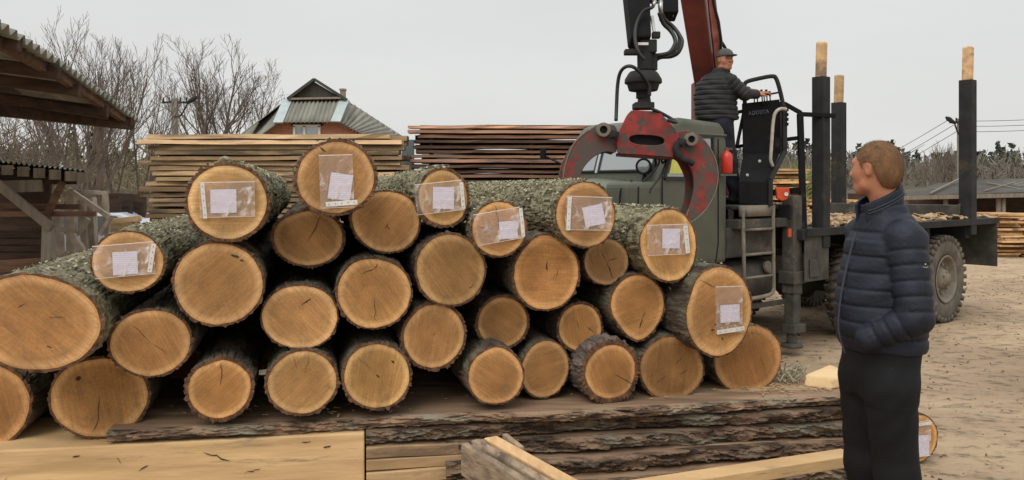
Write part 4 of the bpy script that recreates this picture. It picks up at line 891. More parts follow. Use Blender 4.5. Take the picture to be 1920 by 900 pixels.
# ------------------------------------------------------------------ clear bags with notes
def note_bag(i, film, note, strip, label, curl=()):
    """film/note/strip: (px, py, w, h, rot) in photo pixels at the log's face"""
    c, a, d, rr, _ = LOGS[i]; k = d / F; lpx = HX + c.x / c.y * F; lpy = HY + (H - c.z) / c.y * F
    def loc(px, py): return (px - lpx) * k / math.cos(a) * .98, (lpy - py) * k
    fx, fz = loc(film[0], film[1]); fw, fh = film[2] * k, film[3] * k
    t = thing('document_bag', label, 'plastic bag', c + Matrix.Rotation(a, 3, 'Z') @ Vector((fx, -.004, fz)), a, 'document bags stapled to logs')
    rf = R(film[4]); rnd = random.Random(i * 5)
    def surf(w_, h_, y, rot, ox, oz, wr, nx=14, nz_=10, name='film', ml='film', th=0, par=t):
        m = MB()
        for q in range(nz_ + 1):
            for p in range(nx + 1):
                u = (p / nx - .5) * w_; v = (q / nz_ - .5) * h_
                x = ox + u * math.cos(rot) - v * math.sin(rot); z = oz + u * math.sin(rot) + v * math.cos(rot)
                yy = y - abs(wr * noise.noise(Vector((u * 22 + i, v * 28, i * 2.2)))) * 2 - wr * .5 * abs(noise.noise(Vector((u * 60, v * 60, i))))
                m.v.append((x, yy, z))
        for q in range(nz_):
            for p in range(nx): e = q * (nx + 1) + p; m.f.append((e, e + 1, e + nx + 2, e + nx + 1))
        return m.build(name, M[ml], par, smooth=True)
    fl = surf(fw, fh, -.006, rf, 0, 0, .006)
    # welded rims
    for (u0, v0, u1, v1, w0) in ((-.5, .5, .5, .5, .0034), (-.5, -.5, .5, -.5, .0018), (-.5, -.5, -.5, .5, .0012), (.5, -.5, .5, .5, .0012)):
        m = MB(); A = Vector((u0 * fw, -.0105, v0 * fh)); B = Vector((u1 * fw, -.0105, v1 * fh)); Rm = Matrix.Rotation(-rf, 3, 'Y')
        m.beam(Rm @ A, Rm @ B, .0008, w0) if v0 == v1 else m.beam(Rm @ A, Rm @ B, w0, .0008, up=(0, 1, 0))
        if w0 > .0015: m.build('rim', M['white'], fl)
    nx_, nz2 = loc(note[0], note[1]); s_ = surf(note[2] * k, note[3] * k, -.0045, R(note[4]), nx_ - fx, nz2 - fz, .0008, 6, 6, 'note', 'note')
    if strip:
        sx, sz = loc(strip[0], strip[1]); sw, sh = strip[2] * k, strip[3] * k
        so_ = surf(sw, sh, -.0125, R(strip[4]), sx - fx, sz - fz, .001, 6, 6, 'punched_strip', 'white')
        m = MB(); n = 5; Rm = Matrix.Rotation(-R(strip[4]), 3, 'Y')
        for q in range(n):
            f = (q + .5) / n - .5; v = Vector((0, 0, f * sh)) if sh > sw else Vector((f * sw, 0, 0)); v = Rm @ v
            m.lathe((sx - fx + v.x, -.0152, sz - fz + v.z), (0, -1, 0), [(0, .0019), (.0004, .0019), (.0004, 0)], 8)
        m.build('punch_hole', M['dark'], so_)
note_bag(2, (235, 487, 105, 60, 4), (236, 493, 43, 43, 2), (282, 484, 8, 54, -8), 'clear bag with a square note on the smaller log resting on the far left giant')
note_bag(3, (427, 374, 98, 65, 1), (420, 377, 46, 44, 1), (386, 376, 7, 66, 5), 'clear bag with square note on the log with the bark knob')
note_bag(4, (631, 340, 62, 98, 2), (638, 350, 41, 49, -8), (640, 381, 58, 9, 4), 'upright clear bag with a tilted note on the topmost log')
note_bag(8, (823, 370, 90, 56, 6), (831, 371, 40, 41, -1), (866, 367, 7, 50, 5), 'clear bag on the top-row log right of the topmost log, strip on its right')
note_bag(9, (934, 424, 90, 58, 9), (953, 431, 35, 33, 4), (978, 417, 7, 54, 6), 'tilted clear bag on the cross-cracked log, note at its lower right')
note_bag(10, (1102, 400, 92, 62, -2), (1113, 404, 41, 38, 11), (1063, 400, 8, 62, -3), 'clear bag on the lichen-barked log in front of the windscreen, note turned')
note_bag(11, (1249, 449, 82, 56, 1), (1257, 447, 36, 37, -1), (1287, 449, 9, 52, 6), 'clear bag on the upper right log below the grapple tip')
note_bag(16, (1366, 580, 56, 86, 0), (1369, 588, 40, 33, 1), (1369, 619, 57, 8, 6), 'clear bag with a small note on the big right log with knots')
note_bag(33, (1718, 822, 56, 66, 0), (1724, 836, 40, 40, 0), (1722, 794, 50, 6, 1), 'clear bag on the log lying alone on the ground behind the man')

# ------------------------------------------------------------------ loose wood in front
def free_beam(p, q, a, b, name, ml, label, cat='plank', up=(0, 0, 1), bev=.004):
    o = MB().beam(p, q, a, b, up).build(name, M[ml], bevel=bev); return tag(o, label, cat)
free_beam(P(1090, 935, 3.1), P(1592, 857, 3.62), .10, .05, 'sawn_batten', 'sawn_cant', 'long pale sawn batten lying in front of the bark slabs at lower right', 'batten')
pr = [P(1508, 694, 4.15), P(1512, 708, 4.12), P(1556, 727, 4.02), P(1592, 727, 4.05), P(1592, 694, 4.25), P(1558, 690, 4.3), P(1540, 688, 4.3)]
m = MB(); b0 = .637
m.v = [tuple(v) for v in ((P(1510, 700, 4.22)), (P(1562, 716, 4.14)), (P(1604, 712, 4.24)), (P(1556, 690, 4.46)))]
m.v = [(x, y, .690 if i in (0, 3) else .684) for i, (x, y, z) in enumerate(m.v)] + [(x - .02, y - .03, b0) for (x, y, z) in m.v]
m.f = [(0, 1, 2, 3), (4, 7, 6, 5), (0, 4, 5, 1), (1, 5, 6, 2), (2, 6, 7, 3), (3, 7, 4, 0)]
tag(m.build('wood_offcut', M['sawn'], bevel=.008), 'pale wedge-shaped offcut lying on the right end of the top slab', 'offcut')
free_beam(P(1262, 706, 4.5), P(1330, 700, 4.6), .05, .03, 'wood_offcut', 'sawn', 'thin light offcut between the bottom right logs', 'offcut')
def twigs():
    m = MB(); rnd = random.Random(2)
    for k in range(60):
        p = P(rnd.uniform(1462, 1508), 712, rnd.uniform(4.2, 4.45)); p.z = .64 + rnd.uniform(0, .03)
        a = rnd.uniform(0, 6.28); q = p + Vector((math.cos(a) * .06, math.sin(a) * .05, rnd.uniform(0, .06))); m.tube([p, p.lerp(q, .5) + Vector((0, 0, .01)), q], [.003, .003, .0015], 4)
    tag(m.build('lichen_twigs', M['lichen']), 'small heap of grey green lichen twigs beside the rightmost bottom log', 'twigs', kind='stuff')
twigs()
def shavings():
    m = MB(); rnd = random.Random(5)
    for k in range(260):
        s = rnd.uniform(-.4, 2.95); off = rnd.uniform(.05, .5) if rnd.random() < .35 else rnd.uniform(.1, .4)
        if rnd.random() < .6: s = rnd.uniform(2.5, 2.95)
        p = S0(s, off, .637 + .006); a = rnd.uniform(0, 3.14); l = rnd.uniform(.006, .03)
        m.box(p, (l, l * rnd.uniform(.15, .5), .003), a, rnd.uniform(-.3, .3), rnd.uniform(-.3, .3))
    tag(m.build('sawdust_chips', M['chips']), 'pale chips and sawdust scattered on the top slab', 'sawdust', kind='stuff')
    m = MB()
    for k in range(1500):
        y = rnd.uniform(4.3, 17); x = rnd.uniform(.5, .75 * y); l = rnd.uniform(.006, .028) * (.6 + y * .05)
        m.box((x, y, gz(x, y) + .006), (l, l * rnd.uniform(.2, .6), l * .3), rnd.uniform(0, 3.14), rnd.uniform(-.4, .4), rnd.uniform(-.4, .4))
    tag(m.build('ground_debris', M['brown_wood']), 'bark crumbs and small clods scattered over the sandy yard', 'debris', kind='stuff')
    m = MB()
    for k in range(900):
        y = rnd.uniform(4.3, 17); x = rnd.uniform(.5, .75 * y); l = rnd.uniform(.008, .03) * (.6 + y * .05)
        m.box((x, y, gz(x, y) + .006), (l, l * rnd.uniform(.2, .6), l * .2), rnd.uniform(0, 3.14), rnd.uniform(-.4, .4), rnd.uniform(-.4, .4))
    tag(m.build('wood_chips', M['chips']), 'light wood chips scattered over the sandy yard', 'wood chips', kind='stuff')
shavings()
free_beam(P(505, 786, 3.62), P(560, 781, 3.66), .004, .004, 'splinter', 'sawn', 'thin pale splinter lying on the top slab left of centre', 'splinter', bev=0)
free_beam(P(610, 572, 3.72), P(640, 524, 3.80), .006, .006, 'dry_stick', 'grey_wood', 'short dry stick poking out beside the squiggle-cracked log', 'stick', bev=0)

def crate():
    t = thing('wooden_crate', 'broken rough wooden crate corner in the lower middle foreground', 'crate', (P(900, 0, 2.5).x, 2.5, 0))
    A = P(897, 852, 2.45)
    m = MB(); n = 14
    for i in range(n + 1):
        z = A.z + .035 - (A.z + .035) * (1 - i / n); 
    top = A.z + .03
    m.beam((A.x, A.y, 0), (A.x + .005, A.y + .02, top), .05, .085, up=(0, 1, 0)); m.build('post', M['crate_wood'], t, local=False, bevel=.008)
    B = P(912, 836, 2.52); E = B + Vector((.62, -1.05, -.0))
    def rail(p, q, a, b, nm, ml):
        m = MB(); m.beam(p, q, a, b); m.build(nm, M[ml], t, local=False, bevel=.005)
    rail(B + Vector((.012, 0, 0)), E + Vector((.012, 0, .0)), .048, .06, 'top_rail', 'crate_rail')
    rail(B + Vector((-.035, -.02, -.022)), E + Vector((-.035, -.02, -.022)), .030, .10, 'side_board', 'crate_wood')
    rail(B + Vector((-.068, -.03, -.03)), E + Vector((-.068, -.03, -.03)), .026, .10, 'side_board', 'crate_wood')
    rail(B + Vector((-.035, -.02, -.18)), E + Vector((-.035, -.02, -.18)), .03, .12, 'side_board', 'crate_wood')
    rail(P(946, 826, 2.62), P(978, 852, 2.5), .02, .05, 'splintered_board', 'crate_wood')
    m = MB(); m.beam((E.x, E.y, 0), (E.x, E.y, B.z - .05), .06, .06, up=(0, 1, 0)); m.build('post', M['crate_wood'], t, local=False)
crate()

# ------------------------------------------------------------------ truck
TO = Vector((3.27, 8.93, GZ)); TA = R(38.4)
TM = Matrix.Translation(TO) @ Matrix.Rotation(TA, 4, 'Z'); TI = TM.inverted()
def LP(px, py, yl):
    """where the sight line of photo pixel px,py meets the truck's lengthwise plane y=yl, in truck coordinates"""
    o = TI @ Vector((0, 0, H)); p = TI @ P(px, py, 5.0); d = p - o
    return o + d * ((yl - o.y) / d.y)
truck = thing('timber_truck', 'dark green six-wheeled timber truck with flat bed and upright stakes behind the log pile', 'truck', TO, TA)
def tp(m, name, ml, bevel=.012, smooth=False, par=truck, label=None, seg=2): return m.build(name, M[ml] if isinstance(ml, str) else ml, par, smooth=smooth, bevel=bevel, label=label, seg=seg)
# chassis
m = MB()
for y in (.75, 1.6): m.box((.6, y, .95), (9.0, .09, .22))
for x in (-3.2, -1.2, .2, 1.5, 3.0, 4.8): m.box((x, 1.17, .95), (.1, .85, .16))
tp(m, 'chassis_frame', 'chassis')
# bed
m = MB(); m.box((2.66, 1.2, 1.40), (5.27, 2.42, .05)); tp(m, 'bed_deck', 'chassis', .006)
m = MB(); m.box((2.66, .0, 1.385), (5.29, .05, .09)); m.box((2.66, 2.4, 1.385), (5.29, .05, .09)); m.box((.0, 1.2, 1.36), (.08, 2.4, .12)); tp(m, 'bed_rim', 'steel', .006)
for x in (.45, 1.8, 3.1, 4.36):
    m = MB(); m.box((x, 1.2, 1.25), (.12, 2.3, .2)); tp(m, 'cross_member', 'steel')
m = MB(); m.box((4.36, 1.2, 1.53), (.16, 2.1, .2)); m.prism([(4.27, .12, 1.43), (4.27, .5, 1.43), (4.27, .12, 1.66)], (.02, 0, 0)); tp(m, 'bolster', 'chassis', .01)
m = MB(); rnd = random.Random(3)
for k in range(1500):
    x = rnd.uniform(.05, 5.2); y = rnd.uniform(.05, 2.3); cl = noise.noise(Vector((x * 1.5, y * 1.5, 0))); hh = .01 + max(0, cl) * .10 * rnd.random(); l = rnd.uniform(.03, .16)
    m.box((x, y, 1.435 + hh), (l, l * rnd.uniform(.2, .6), .012), rnd.uniform(0, 3.1), rnd.uniform(-.4, .4), rnd.uniform(-.4, .4))
o = m.build('bark_litter', M['chips']); o.matrix_world = TM.copy(); o.location = TO; o.rotation_euler = (0, 0, TA)
tag(o, 'bark pieces and wood chips strewn over the truck bed', 'wood chips', kind='stuff')
def stake(x, y, top, ext, w_, label):
    m = MB(); m.box((x, y, (1.2 + top) / 2), (w_, w_, top - 1.2)); s = tp(m, 'stake', 'steel', .006, label=label)
    m = MB(); m.box((x + .005, y, top + ext / 2), (w_ * .72, w_ * .72, ext + .1), R(3), R(1), R(1)); m.build('wooden_extension', M['board_pale'], s, bevel=.025); s.children[0].color = (1.15, 1.1, 1.05, 1)
stake(.45, .07, 2.95 + .22, .36, .148, 'front near stake with sawn wooden extension')
stake(.45, 2.33, 2.35, .12, .148, 'shorter front far stake hidden behind the platform')
stake(4.40, .07, 3.24 + .22, .44, .18, 'rear near stake with wooden extension')
stake(4.62, 2.2, 3.10 + .22, .42, .18, 'rear far stake, worn and thinner looking')
# mud plates
m = MB(); m.box((.27, .02, 1.11), (.5, .012, .56)); m.box((.20, .0, .98), (.2, .012, .2)); tp(m, 'side_plate', 'chassis', .004)
m = MB(); m.box((5.2, .42, 1.03), (.015, .9, .68)); tp(m, 'mud_flap', 'chassis', .004)
m = MB(); m.box((5.2, 1.98, 1.03), (.015, .9, .68)); tp(m, 'mud_flap', 'chassis', .004)
# wheels
def wheel_mesh():
    m = MB(); Rw = .605; wd = .34
    pr = [(0, .30), (0, .34), (-.02, .36), (-.03, .42), (-.035, .50), (-.02, .55), (.01, .585), (.06, .592), (.17, .594), (.28, .592), (.33, .585), (.36, .55), (.375, .5), (.37, .42), (.34, .34), (.34, .3), (.3, .28), (.04, .28), (0, .30)]
    m.lathe((0, 0, 0), (0, 1, 0), pr, 64)
    for k in range(34):
        for s, (y0, off) in enumerate(((.03, 0), (.22, .5))):
            a = 2 * math.pi * (k + off) / 34; c = Vector((math.cos(a) * .602, y0 + .06, math.sin(a) * .602))
            mt = Matrix.Translation(c) @ Matrix.Rotation(-a, 4, 'Y') @ Matrix.Rotation(R(18 if s else -18), 4, 'X')
            m.boxm(mt, .030, .17, .062)
            c = Vector((math.cos(a) * .575, (-.012 if s == 0 else .352), math.sin(a) * .575)); mt = Matrix.Translation(c) @ Matrix.Rotation(-a, 4, 'Y'); m.boxm(mt, .075, .045, .055)
    return m
def wheel(x, y, flip=False, dusty=True):
    f = -1 if flip else 1
    m = wheel_mesh(); m.v = [(a + x, y + b * f, c + .605) for a, b, c in m.v]
    if flip: m.f = [q[::-1] for q in m.f]
    wo = tp(m, 'wheel', 'tyre', 0, True)
    try: wo.data.shade_smooth_by_angle if False else None
    except Exception: pass
    r = MB(); r.lathe((x, y, .605), (0, f, 0), [(-.02, .335), (-.03, .315), (.0, .295), (.02, .29), (.05, .27), (.075, .255), (.08, .20), (.075, .16), (.03, .145), (.0, .13), (-.02, .09), (-.05, .08), (-.055, .0)], 40)
    ro = r.build('rim', M['rim'], wo, smooth=True)
    b_ = MB()
    for k in range(8): a = 2 * math.pi * k / 8; b_.lathe((x + math.cos(a) * .2, y + .06 * f, .605 + math.sin(a) * .2), (0, -f, 0), [(-.02, .02), (.03, .02), (.035, .012), (.035, 0)], 6)
    for k in range(6): a = 2 * math.pi * (k + .5) / 6; b_.lathe((x + math.cos(a) * .1, y + .0 * f, .605 + math.sin(a) * .1), (0, -f, 0), [(-.02, .022), (.03, .022), (.03, 0)], 6)
    b_.build('wheel_nuts', M['rim'], wo)
for x in (3.62, 1.72):
    wheel(x, .05); wheel(x, 2.37, True)
wheel(-2.75, .12); wheel(-2.75, 2.25, True)
for x in (3.62, 1.72, -2.75):
    m = MB(); m.tube([(x, .25, .605), (x, .9, .605), (x, 1.0, .605), (x, 1.4, .605), (x, 1.5, .605), (x, 2.2, .605)], [.08, .09, .2, .2, .09, .08], 12); tp(m, 'axle', 'chassis', 0, True)
# cab
CX0, CX1, CY0, CY1 = -2.12, -1.02, .27, 1.62
def rounded(pts, n=3, r=.08): return pts
m = MB()
# side profile of the cab (x, z), extruded across
prof = [(CX1, 1.08), (CX1, 2.35), (CX1 - .03, 2.52), (CX1 - .12, 2.58), (-1.75, 2.60), (-1.9, 2.56), (-1.98, 2.46), (CX0, 2.02), (CX0 - .02, 1.08)]
m.prism([(x, CY0, z) for x, z in prof], (0, CY1 - CY0, 0)); cab = tp(m, 'cab', 'green', .07, seg=4)
for p_ in cab.data.polygons: p_.use_smooth = True
# drip rail round the roof, door seams, window
m = MB(); m.tube([(CX1 + .01, CY0 + .05, 2.42), (CX1 - .06, CY0 - .012, 2.44), (-1.93, CY0 - .012, 2.44), (-2.0, CY0 + .02, 2.42)], .012, 6); m.build('drip_rail', M['green'], cab)
m = MB(); m.prism([(CX1 - .30, CY0 - .006, 2.0), (-2.02, CY0 - .006, 2.0), (-1.90, CY0 - .006, 2.38), (CX1 - .30, CY0 - .006, 2.40)], (0, .004, 0)); dw = m.build('door_window', M['glass'], cab)
m = MB()
for a, b in (((CX1 - .28, 1.98), (-2.05, 1.98)), ((-2.05, 1.98), (-1.91, 2.405)), ((-1.91, 2.405), (CX1 - .28, 2.42)), ((CX1 - .28, 2.42), (CX1 - .28, 1.98))): m.beam((a[0], CY0 - .006, a[1]), (b[0], CY0 - .006, b[1]), .03, .03, up=(0, 1, 0))
m.build('window_rubber', M['rubber'], dw)
m = MB(); m.tube([(CX1 - .18, CY0 - .004, 2.40), (CX1 - .18, CY0 - .004, 1.3), (CX1 - .22, CY0 - .004, 1.12)], .006, 5); m.tube([(-2.08, CY0 - .004, 2.0), (-2.08, CY0 - .004, 1.15)], .006, 5); m.build('door_seam', M['dark'], cab)
m = MB(); m.tube([(CX1 - .30, CY0 - .03, 1.78), (CX1 - .42, CY0 - .03, 1.78)], .013, 6); m.build('door_handle', M['steel'], cab)
m = MB(); m.prism([(-1.99, CY0 - .014, 2.03), (-1.76, CY0 - .014, 2.03), (-1.76, CY0 - .014, 2.29), (-1.91, CY0 - .014, 2.29)], (0, -.003, 0)); m.build('windscreen_sticker', M['yellow'], cab, bevel=.002)
# windscreen (two panes, middle bar)
WD = Vector((-1.98 - CX0, 0, 2.46 - 2.02)).normalized(); WNrm = Vector((-WD.z, 0, WD.x))
def wpt(y, u, off=.006): p = Vector((CX0, y, 2.04)) + WD * u * .43; return p + WNrm * off
for (ya, yb) in ((CY0 + .09, (CY0 + CY1) / 2 + .16), ((CY0 + CY1) / 2 + .22, CY1 - .08)):
    m = MB(); m.prism([wpt(ya, .04), wpt(yb, .04), wpt(yb, .93), wpt(ya + .01, .93)], WNrm * .004); wo = m.build('windscreen', M['glass'], cab)
    m = MB(); pts = [wpt(ya, .04, .012), wpt(yb, .04, .012), wpt(yb, .93, .012), wpt(ya, .93, .012), wpt(ya, .04, .012)]; m.tube(pts, .016, 6, False); m.build('screen_rubber', M['rubber'], wo)
m = MB(); y_ = (CY0 + CY1) / 2 + .19; m.beam(wpt(y_, 0, .012), wpt(y_, 1, .012), .03, .02); m.build('centre_bar', M['flashing'], cab)
# spot lamp and bracket near the screen pillar
lc = Vector((-2.2, CY0 + .13, 2.10))
m = MB(); m.lathe(lc, (-1, -.45, .0), [(-.10, .0), (-.09, .05), (-.03, .07), (0, .082), (.012, .082), (.014, .066), (.0, .06)], 24); lo = tp(m, 'spot_lamp', 'black', 0, True)
m = MB(); m.lathe(lc + Vector((-.005, -.002, 0)), (-1, -.45, 0), [(.004, .06), (.008, .04), (.009, 0)], 24); m.build('lamp_glass', M['glass'], lo, smooth=True)
m = MB(); m.tube([lc + Vector((.03, .01, -.08)), lc + Vector((.01, .02, -.2)), lc + Vector((.03, .03, -.36))], [.02, .025, .022], 8); m.build('lamp_bracket', M['black'], lo)
# hood and front wings
m = MB(); xs = [(-2.10, .62, 1.93, 1.98), (-2.5, .60, 1.86, 1.93), (-3.0, .56, 1.80, 1.87), (-3.45, .52, 1.72, 1.78), (-3.62, .48, 1.60, 1.64)]
n = len(xs); K = 12
for (x, hw, zs_, zt) in xs:
    for k in range(K + 1):
        a = math.pi * k / K; yy = 1.17 - math.cos(a) * hw; zz = zs_ - .10 + (zt - zs_ + .12) * math.sin(a) ** .55
        m.v.append((x, yy, zz))
    m.v += [(x, 1.17 + hw, 1.2), (x, 1.17 - hw, 1.2)]
Q = K + 3
for i in range(n - 1):
    for k in range(Q - 1): a = i * Q + k; m.f.append((a, a + 1, a + Q + 1, a + Q))
    m.f.append((i * Q + Q - 1, i * Q, (i + 1) * Q, (i + 1) * Q + Q - 1))
m.f.append(tuple((n - 1) * Q + k for k in range(Q))); m.f.append(tuple(range(Q))[::-1])
hd = tp(m, 'hood', 'greenhood', 0, True)
m = MB(); m.box((-2.3, CY0 + .17, 1.52), (.5, .34, .86)); m.box((-2.3, CY1 - .17, 1.52), (.5, .34, .86)); tp(m, 'cowl_side', 'green', .06, seg=3)
m = MB(); m.tube([(-2.42, CY0 - .004, 1.90), (-2.44, CY0 - .006, 1.2)], .006, 5); m.tube([(-2.42, CY0 - .006, 1.62), (-2.06, CY0 - .006, 1.62)], .006, 5); m.build('panel_seam', M['dark'], truck)
m = MB(); m.tube(catmull([(-2.45, CY0 + .05, 1.96), (-2.55, CY0 + .10, 1.88), (-2.57, CY0 + .1, 1.72)], 5), .008, 5); m.build('panel_seam', M['dark'], truck)
for s, y0 in ((1, .05), (-1, 1.92)):
    m = MB(); pts = []
    for k in range(13): a = math.pi * k / 12; pts.append((-2.78 + .75 * math.cos(a), y0, .9 + .55 * math.sin(a)))
    inn = [(-2.78 + (x + 2.78) * .94, y, .9 + (z - .9) * .92) for x, y, z in pts][::-1]
    m.prism(pts + inn, (0, .42, 0)); tp(m, 'wing', 'green', .02)
m = MB(); m.box((-3.66, 1.17, 1.3), (.05, .9, .6)); 
for k in range(9): m.box((-3.69, .78 + k * .1, 1.3), (.02, .03, .5))
tp(m, 'grille', 'black', .004)
m = MB(); m.box((-3.85, 1.17, .82), (.12, 2.3, .22)); tp(m, 'bumper', 'steel', .02)
# mirror arm behind the grapple
m = MB(); m.tube([(-2.05, CY1, 2.1), (-2.2, CY1 + .28, 2.25)], .012, 6); m.box((-2.2, CY1 + .3, 2.27), (.03, .08, .12)); tp(m, 'mirror', 'black', .01)
# under-cab tanks, boxes, step
m = MB(); m.box((-.62, .45, 1.30), (.9, .4, .32)); tp(m, 'battery_box', 'chassis', .02)
m = MB(); m.lathe((-1.05, .48, .86), (1, 0, 0), [(0, 0), (0, .2), (.02, .23), (.85, .23), (.87, .2), (.87, 0)], 24); tk = tp(m, 'fuel_tank', 'chassis', 0, True)
m = MB(); m.lathe((-.35, .25, 1.0), (0, -1, .3), [(0, .07), (.03, .07), (.035, .05), (.035, 0)], 16); m.build('tank_cap', M['rim'], tk)
m = MB(); m.box((-.5, .22, .60), (1.05, .06, .05)); tp(m, 'side_rail', 'chassis', .01)
m = MB(); m.tube(catmull([(-1.18, .2, 1.05), (-1.22, .16, .85), (-1.15, .15, .62), (-1.0, .16, .5)], 5), .02, 8); tp(m, 'grab_step', 'rim', 0, True)
m = MB(); m.box((-.4, 1.2, 1.5), (1.2, 2.1, .1)); tp(m, 'subframe', 'chassis', .01)
# ladder
la = LP(1393, 400, .15); lb = LP(1449, 400, .15); zb = LP(1420, 552, .15).z; zt = LP(1420, 390, .15).z
m = MB(); m.tube([(la.x, .15, zt), (la.x, .13, zb)], .02, 8)
m.tube(catmull([(lb.x, .15, zt), (lb.x, .14, zb + .12), (lb.x - .02, .13, zb + .03), (lb.x - .1, .13, zb - .02), (la.x + .03, .13, zb - .03), (la.x, .13, zb + .02)], 4), .022, 8)
for py in (430, 476, 519): z_ = LP(1420, py, .15).z; m.tube([(la.x, .14, z_), (lb.x, .14, z_)], .015, 8)
m.box(((la.x + lb.x) / 2, .16, zt - .03), (lb.x - la.x + .08, .03, .12)); tp(m, 'ladder', 'rim', 0, True)
# outrigger leg
def og(y, near=True):
    a = LP(1485, 500, .15).x; m = MB()
    m.box((a, y, 1.25), (.17, .15, 1.1)); m.box((a + .13, y + .02, 1.15), (.07, .1, .95)); m.box((a, y, .88), (.24, .2, .14)); m.box((a + .3, y + .05, .9), (.5, .06, .06)); 
    m.box((a, y, .55), (.13, .12, .6)); m.box((a + .14, y, .6), (.03, .03, .8)); m.box((a + .04, y, .30), (.24, .16, .1)); m.tube([(a, y, .3), (a, y, .14)], .06, 12); m.lathe((a, y, .09), (0, 0, 1), [(0, 0), (0, .12), (.03, .12), (.05, .05), (.05, 0)], 16)
    return tp(m, 'outrigger', 'chassis', .008)
og(.15); og(2.35)
m = MB(); m.box((LP(1485, 500, .15).x - .01, 1.2, 1.62), (.18, 2.2, .16)); tp(m, 'outrigger_beam', 'steel', .01)
m = MB(); a = LP(1478, 440, .07); m.box((a.x + .02, .065, a.z + .02), (.05, .012, .09)); tp(m, 'warning_patch', 'orange', 0)
# headboard rail frame by the front stake
def WB(p, q, w_=.05, ml='black', name='guard_rail', par=truck, up=(0, 0, 1)):
    m = MB(); m.beam(TI @ p, TI @ q, w_, w_, up); return tp(m, name, ml, .006, par=par)
WB(P(1566, 217, 9.18), P(1500, 214, 9.2)); WB(P(1502, 212, 9.2), P(1470, 194, 9.25)); WB(P(1500, 213, 9.2), P(1507, 428, 9.05), .065); WB(P(1502, 258, 9.18), P(1455, 264, 9.3), .045)
WB(P(1505, 356, 9.1), P(1440, 362, 9.3), .07)

# ------------------------------------------------------------------ loader crane
cr0 = TM @ Vector((-.2, 1.1, 1.45))
crane = thing('loader_crane', 'hydraulic loader crane with red main boom, mounted between cab and truck bed', 'crane', cr0)
def cp(m, name, ml, bevel=.008, smooth=False, par=crane): return m.build(name, M[ml], par, smooth=smooth, bevel=bevel, local=(par is not crane))
m = MB(); base = cr0; m.tube([base, base + Vector((0, 0, .9)), base + Vector((0, 0, 1.35))], [.2, .17, .15], 20); m.lathe(base, (0, 0, 1), [(0, .3), (.1, .3), (.12, .2)], 20); cp(m, 'column', 'redboom', 0, True)
b0 = P(1326, 178, 9.5); b1 = P(1301, 0, 8.95); dirb = (b1 - b0).normalized(); elbow = b0 + dirb * 3.5
# tapered boom
def tbox(m, p, q, w0, h0, w1, h1, up):
    d = (q - p).normalized(); x = d.cross(Vector(up)).normalized(); z = x.cross(d); vs = []
    for (c, w_, h_) in ((p, w0, h0), (q, w1, h1)):
        for sx, sz in ((-1, -1), (1, -1), (1, 1), (-1, 1)): vs.append(c + x * sx * w_ / 2 + z * sz * h_ / 2)
    m.add(vs, [(0, 3, 2, 1), (4, 5, 6, 7), (0, 1, 5, 4), (1, 2, 6, 5), (2, 3, 7, 6), (3, 0, 4, 7)])
upv = (-.42, -1, .2)
m = MB(); tbox(m, b0 - dirb * .1, elbow, .22, .20, .32, .26, upv); mb = cp(m, 'main_boom', 'redboom', .01)
m = MB(); xv = dirb.cross(Vector(upv)).normalized()
sgn = 1 if xv.x > 0 else -1
m.beam(b0 + Vector((.155, -.07, .0)), elbow + Vector((.225, -.07, 0)), .085, .05, up=(0, -1, .1)); m.build('boom_lit_side_plate', M['redside'], mb)  # added plate, its paler red stands for the boom's lit right side
m = MB(); m.tube([b0 + Vector((-.02, -.14, -.35)), b0 + Vector((-.02, -.13, .2)), b0 + Vector((-.03, -.14, .5))], [.06, .06, .04], 12); m.tube([b0 + Vector((.07, -.12, -.3)), b0 + Vector((.06, -.14, .48))], .025, 8); cp(m, 'lift_cylinder', 'redboom', 0, True)
m = MB(); m.box(b0 + Vector((-.12, 0, -.25)), (.1, .22, .8)); m.box(b0 + Vector((.1, .05, -.3)), (.08, .22, .8)); cp(m, 'knuckle_plate', 'redboom', .02)
for k in range(2):
    pts = [b0 + dirb * t + xv * sgn * (.20 + .02 * k) + Vector((.02 * math.sin(t * 9 + k), -.03 * k, 0)) for t in [i * .22 for i in range(16)]]
    m = MB(); m.tube(pts, .015, 6); cp(m, 'boom_hose', 'rubber', 0, True)
m = MB(); m.tube(catmull([b0 + dirb * .75 + xv * sgn * .2, P(1350, 75, 9.2), P(1362, 96, 9.3), P(1366, 130, 9.5), base + Vector((.3, .1, .6))], 5), .02, 8); m.tube(catmull([b0 + dirb * .7 + xv * sgn * .2, P(1345, 80, 9.2), P(1353, 96, 9.3), P(1355, 130, 9.5), base + Vector((.25, .1, .6))], 5), .02, 8); cp(m, 'boom_hose', 'rubber', 0, True)
# outer boom coming down to the rotator
tip = P(1194, 84, 6.25); up2 = (1, .0, .0)
d2 = (elbow - tip).normalized()
m = MB(); tbox(m, P(1199, 82, 6.26), P(1189, -60, 6.45), .22, .155, .24, .2, (1, 0, 0)); m.beam(P(1189, -55, 6.45), elbow, .2, .2); ob = cp(m, 'outer_boom', 'black', .02)
m = MB(); tbox(m, P(1254, 32, 6.45), P(1248, -70, 6.6), .16, .13, .18, .15, (1, 0, 0)); m.box(P(1232, -30, 6.5), (.25, .12, .3)); m.build('hydraulic_block', M['black'], ob, bevel=.01)
m = MB(); m.prism([P(1262, 32, 6.42), P(1272, 10, 6.42), P(1272, -40, 6.42), P(1258, -40, 6.42)], (0, .03, 0)); m.build('boom_cover', M['handrail'], ob)
m = MB()
for (x0, y0, x1, y1) in ((1227, 3, 1224, 14), (1238, 3, 1240, 26)): m.tube([P(x0, y0, 6.3), P((x0 + x1) / 2, (y0 + y1) / 2, 6.28), P(x1, y1, 6.3)], [.022, .016, .012], 10)
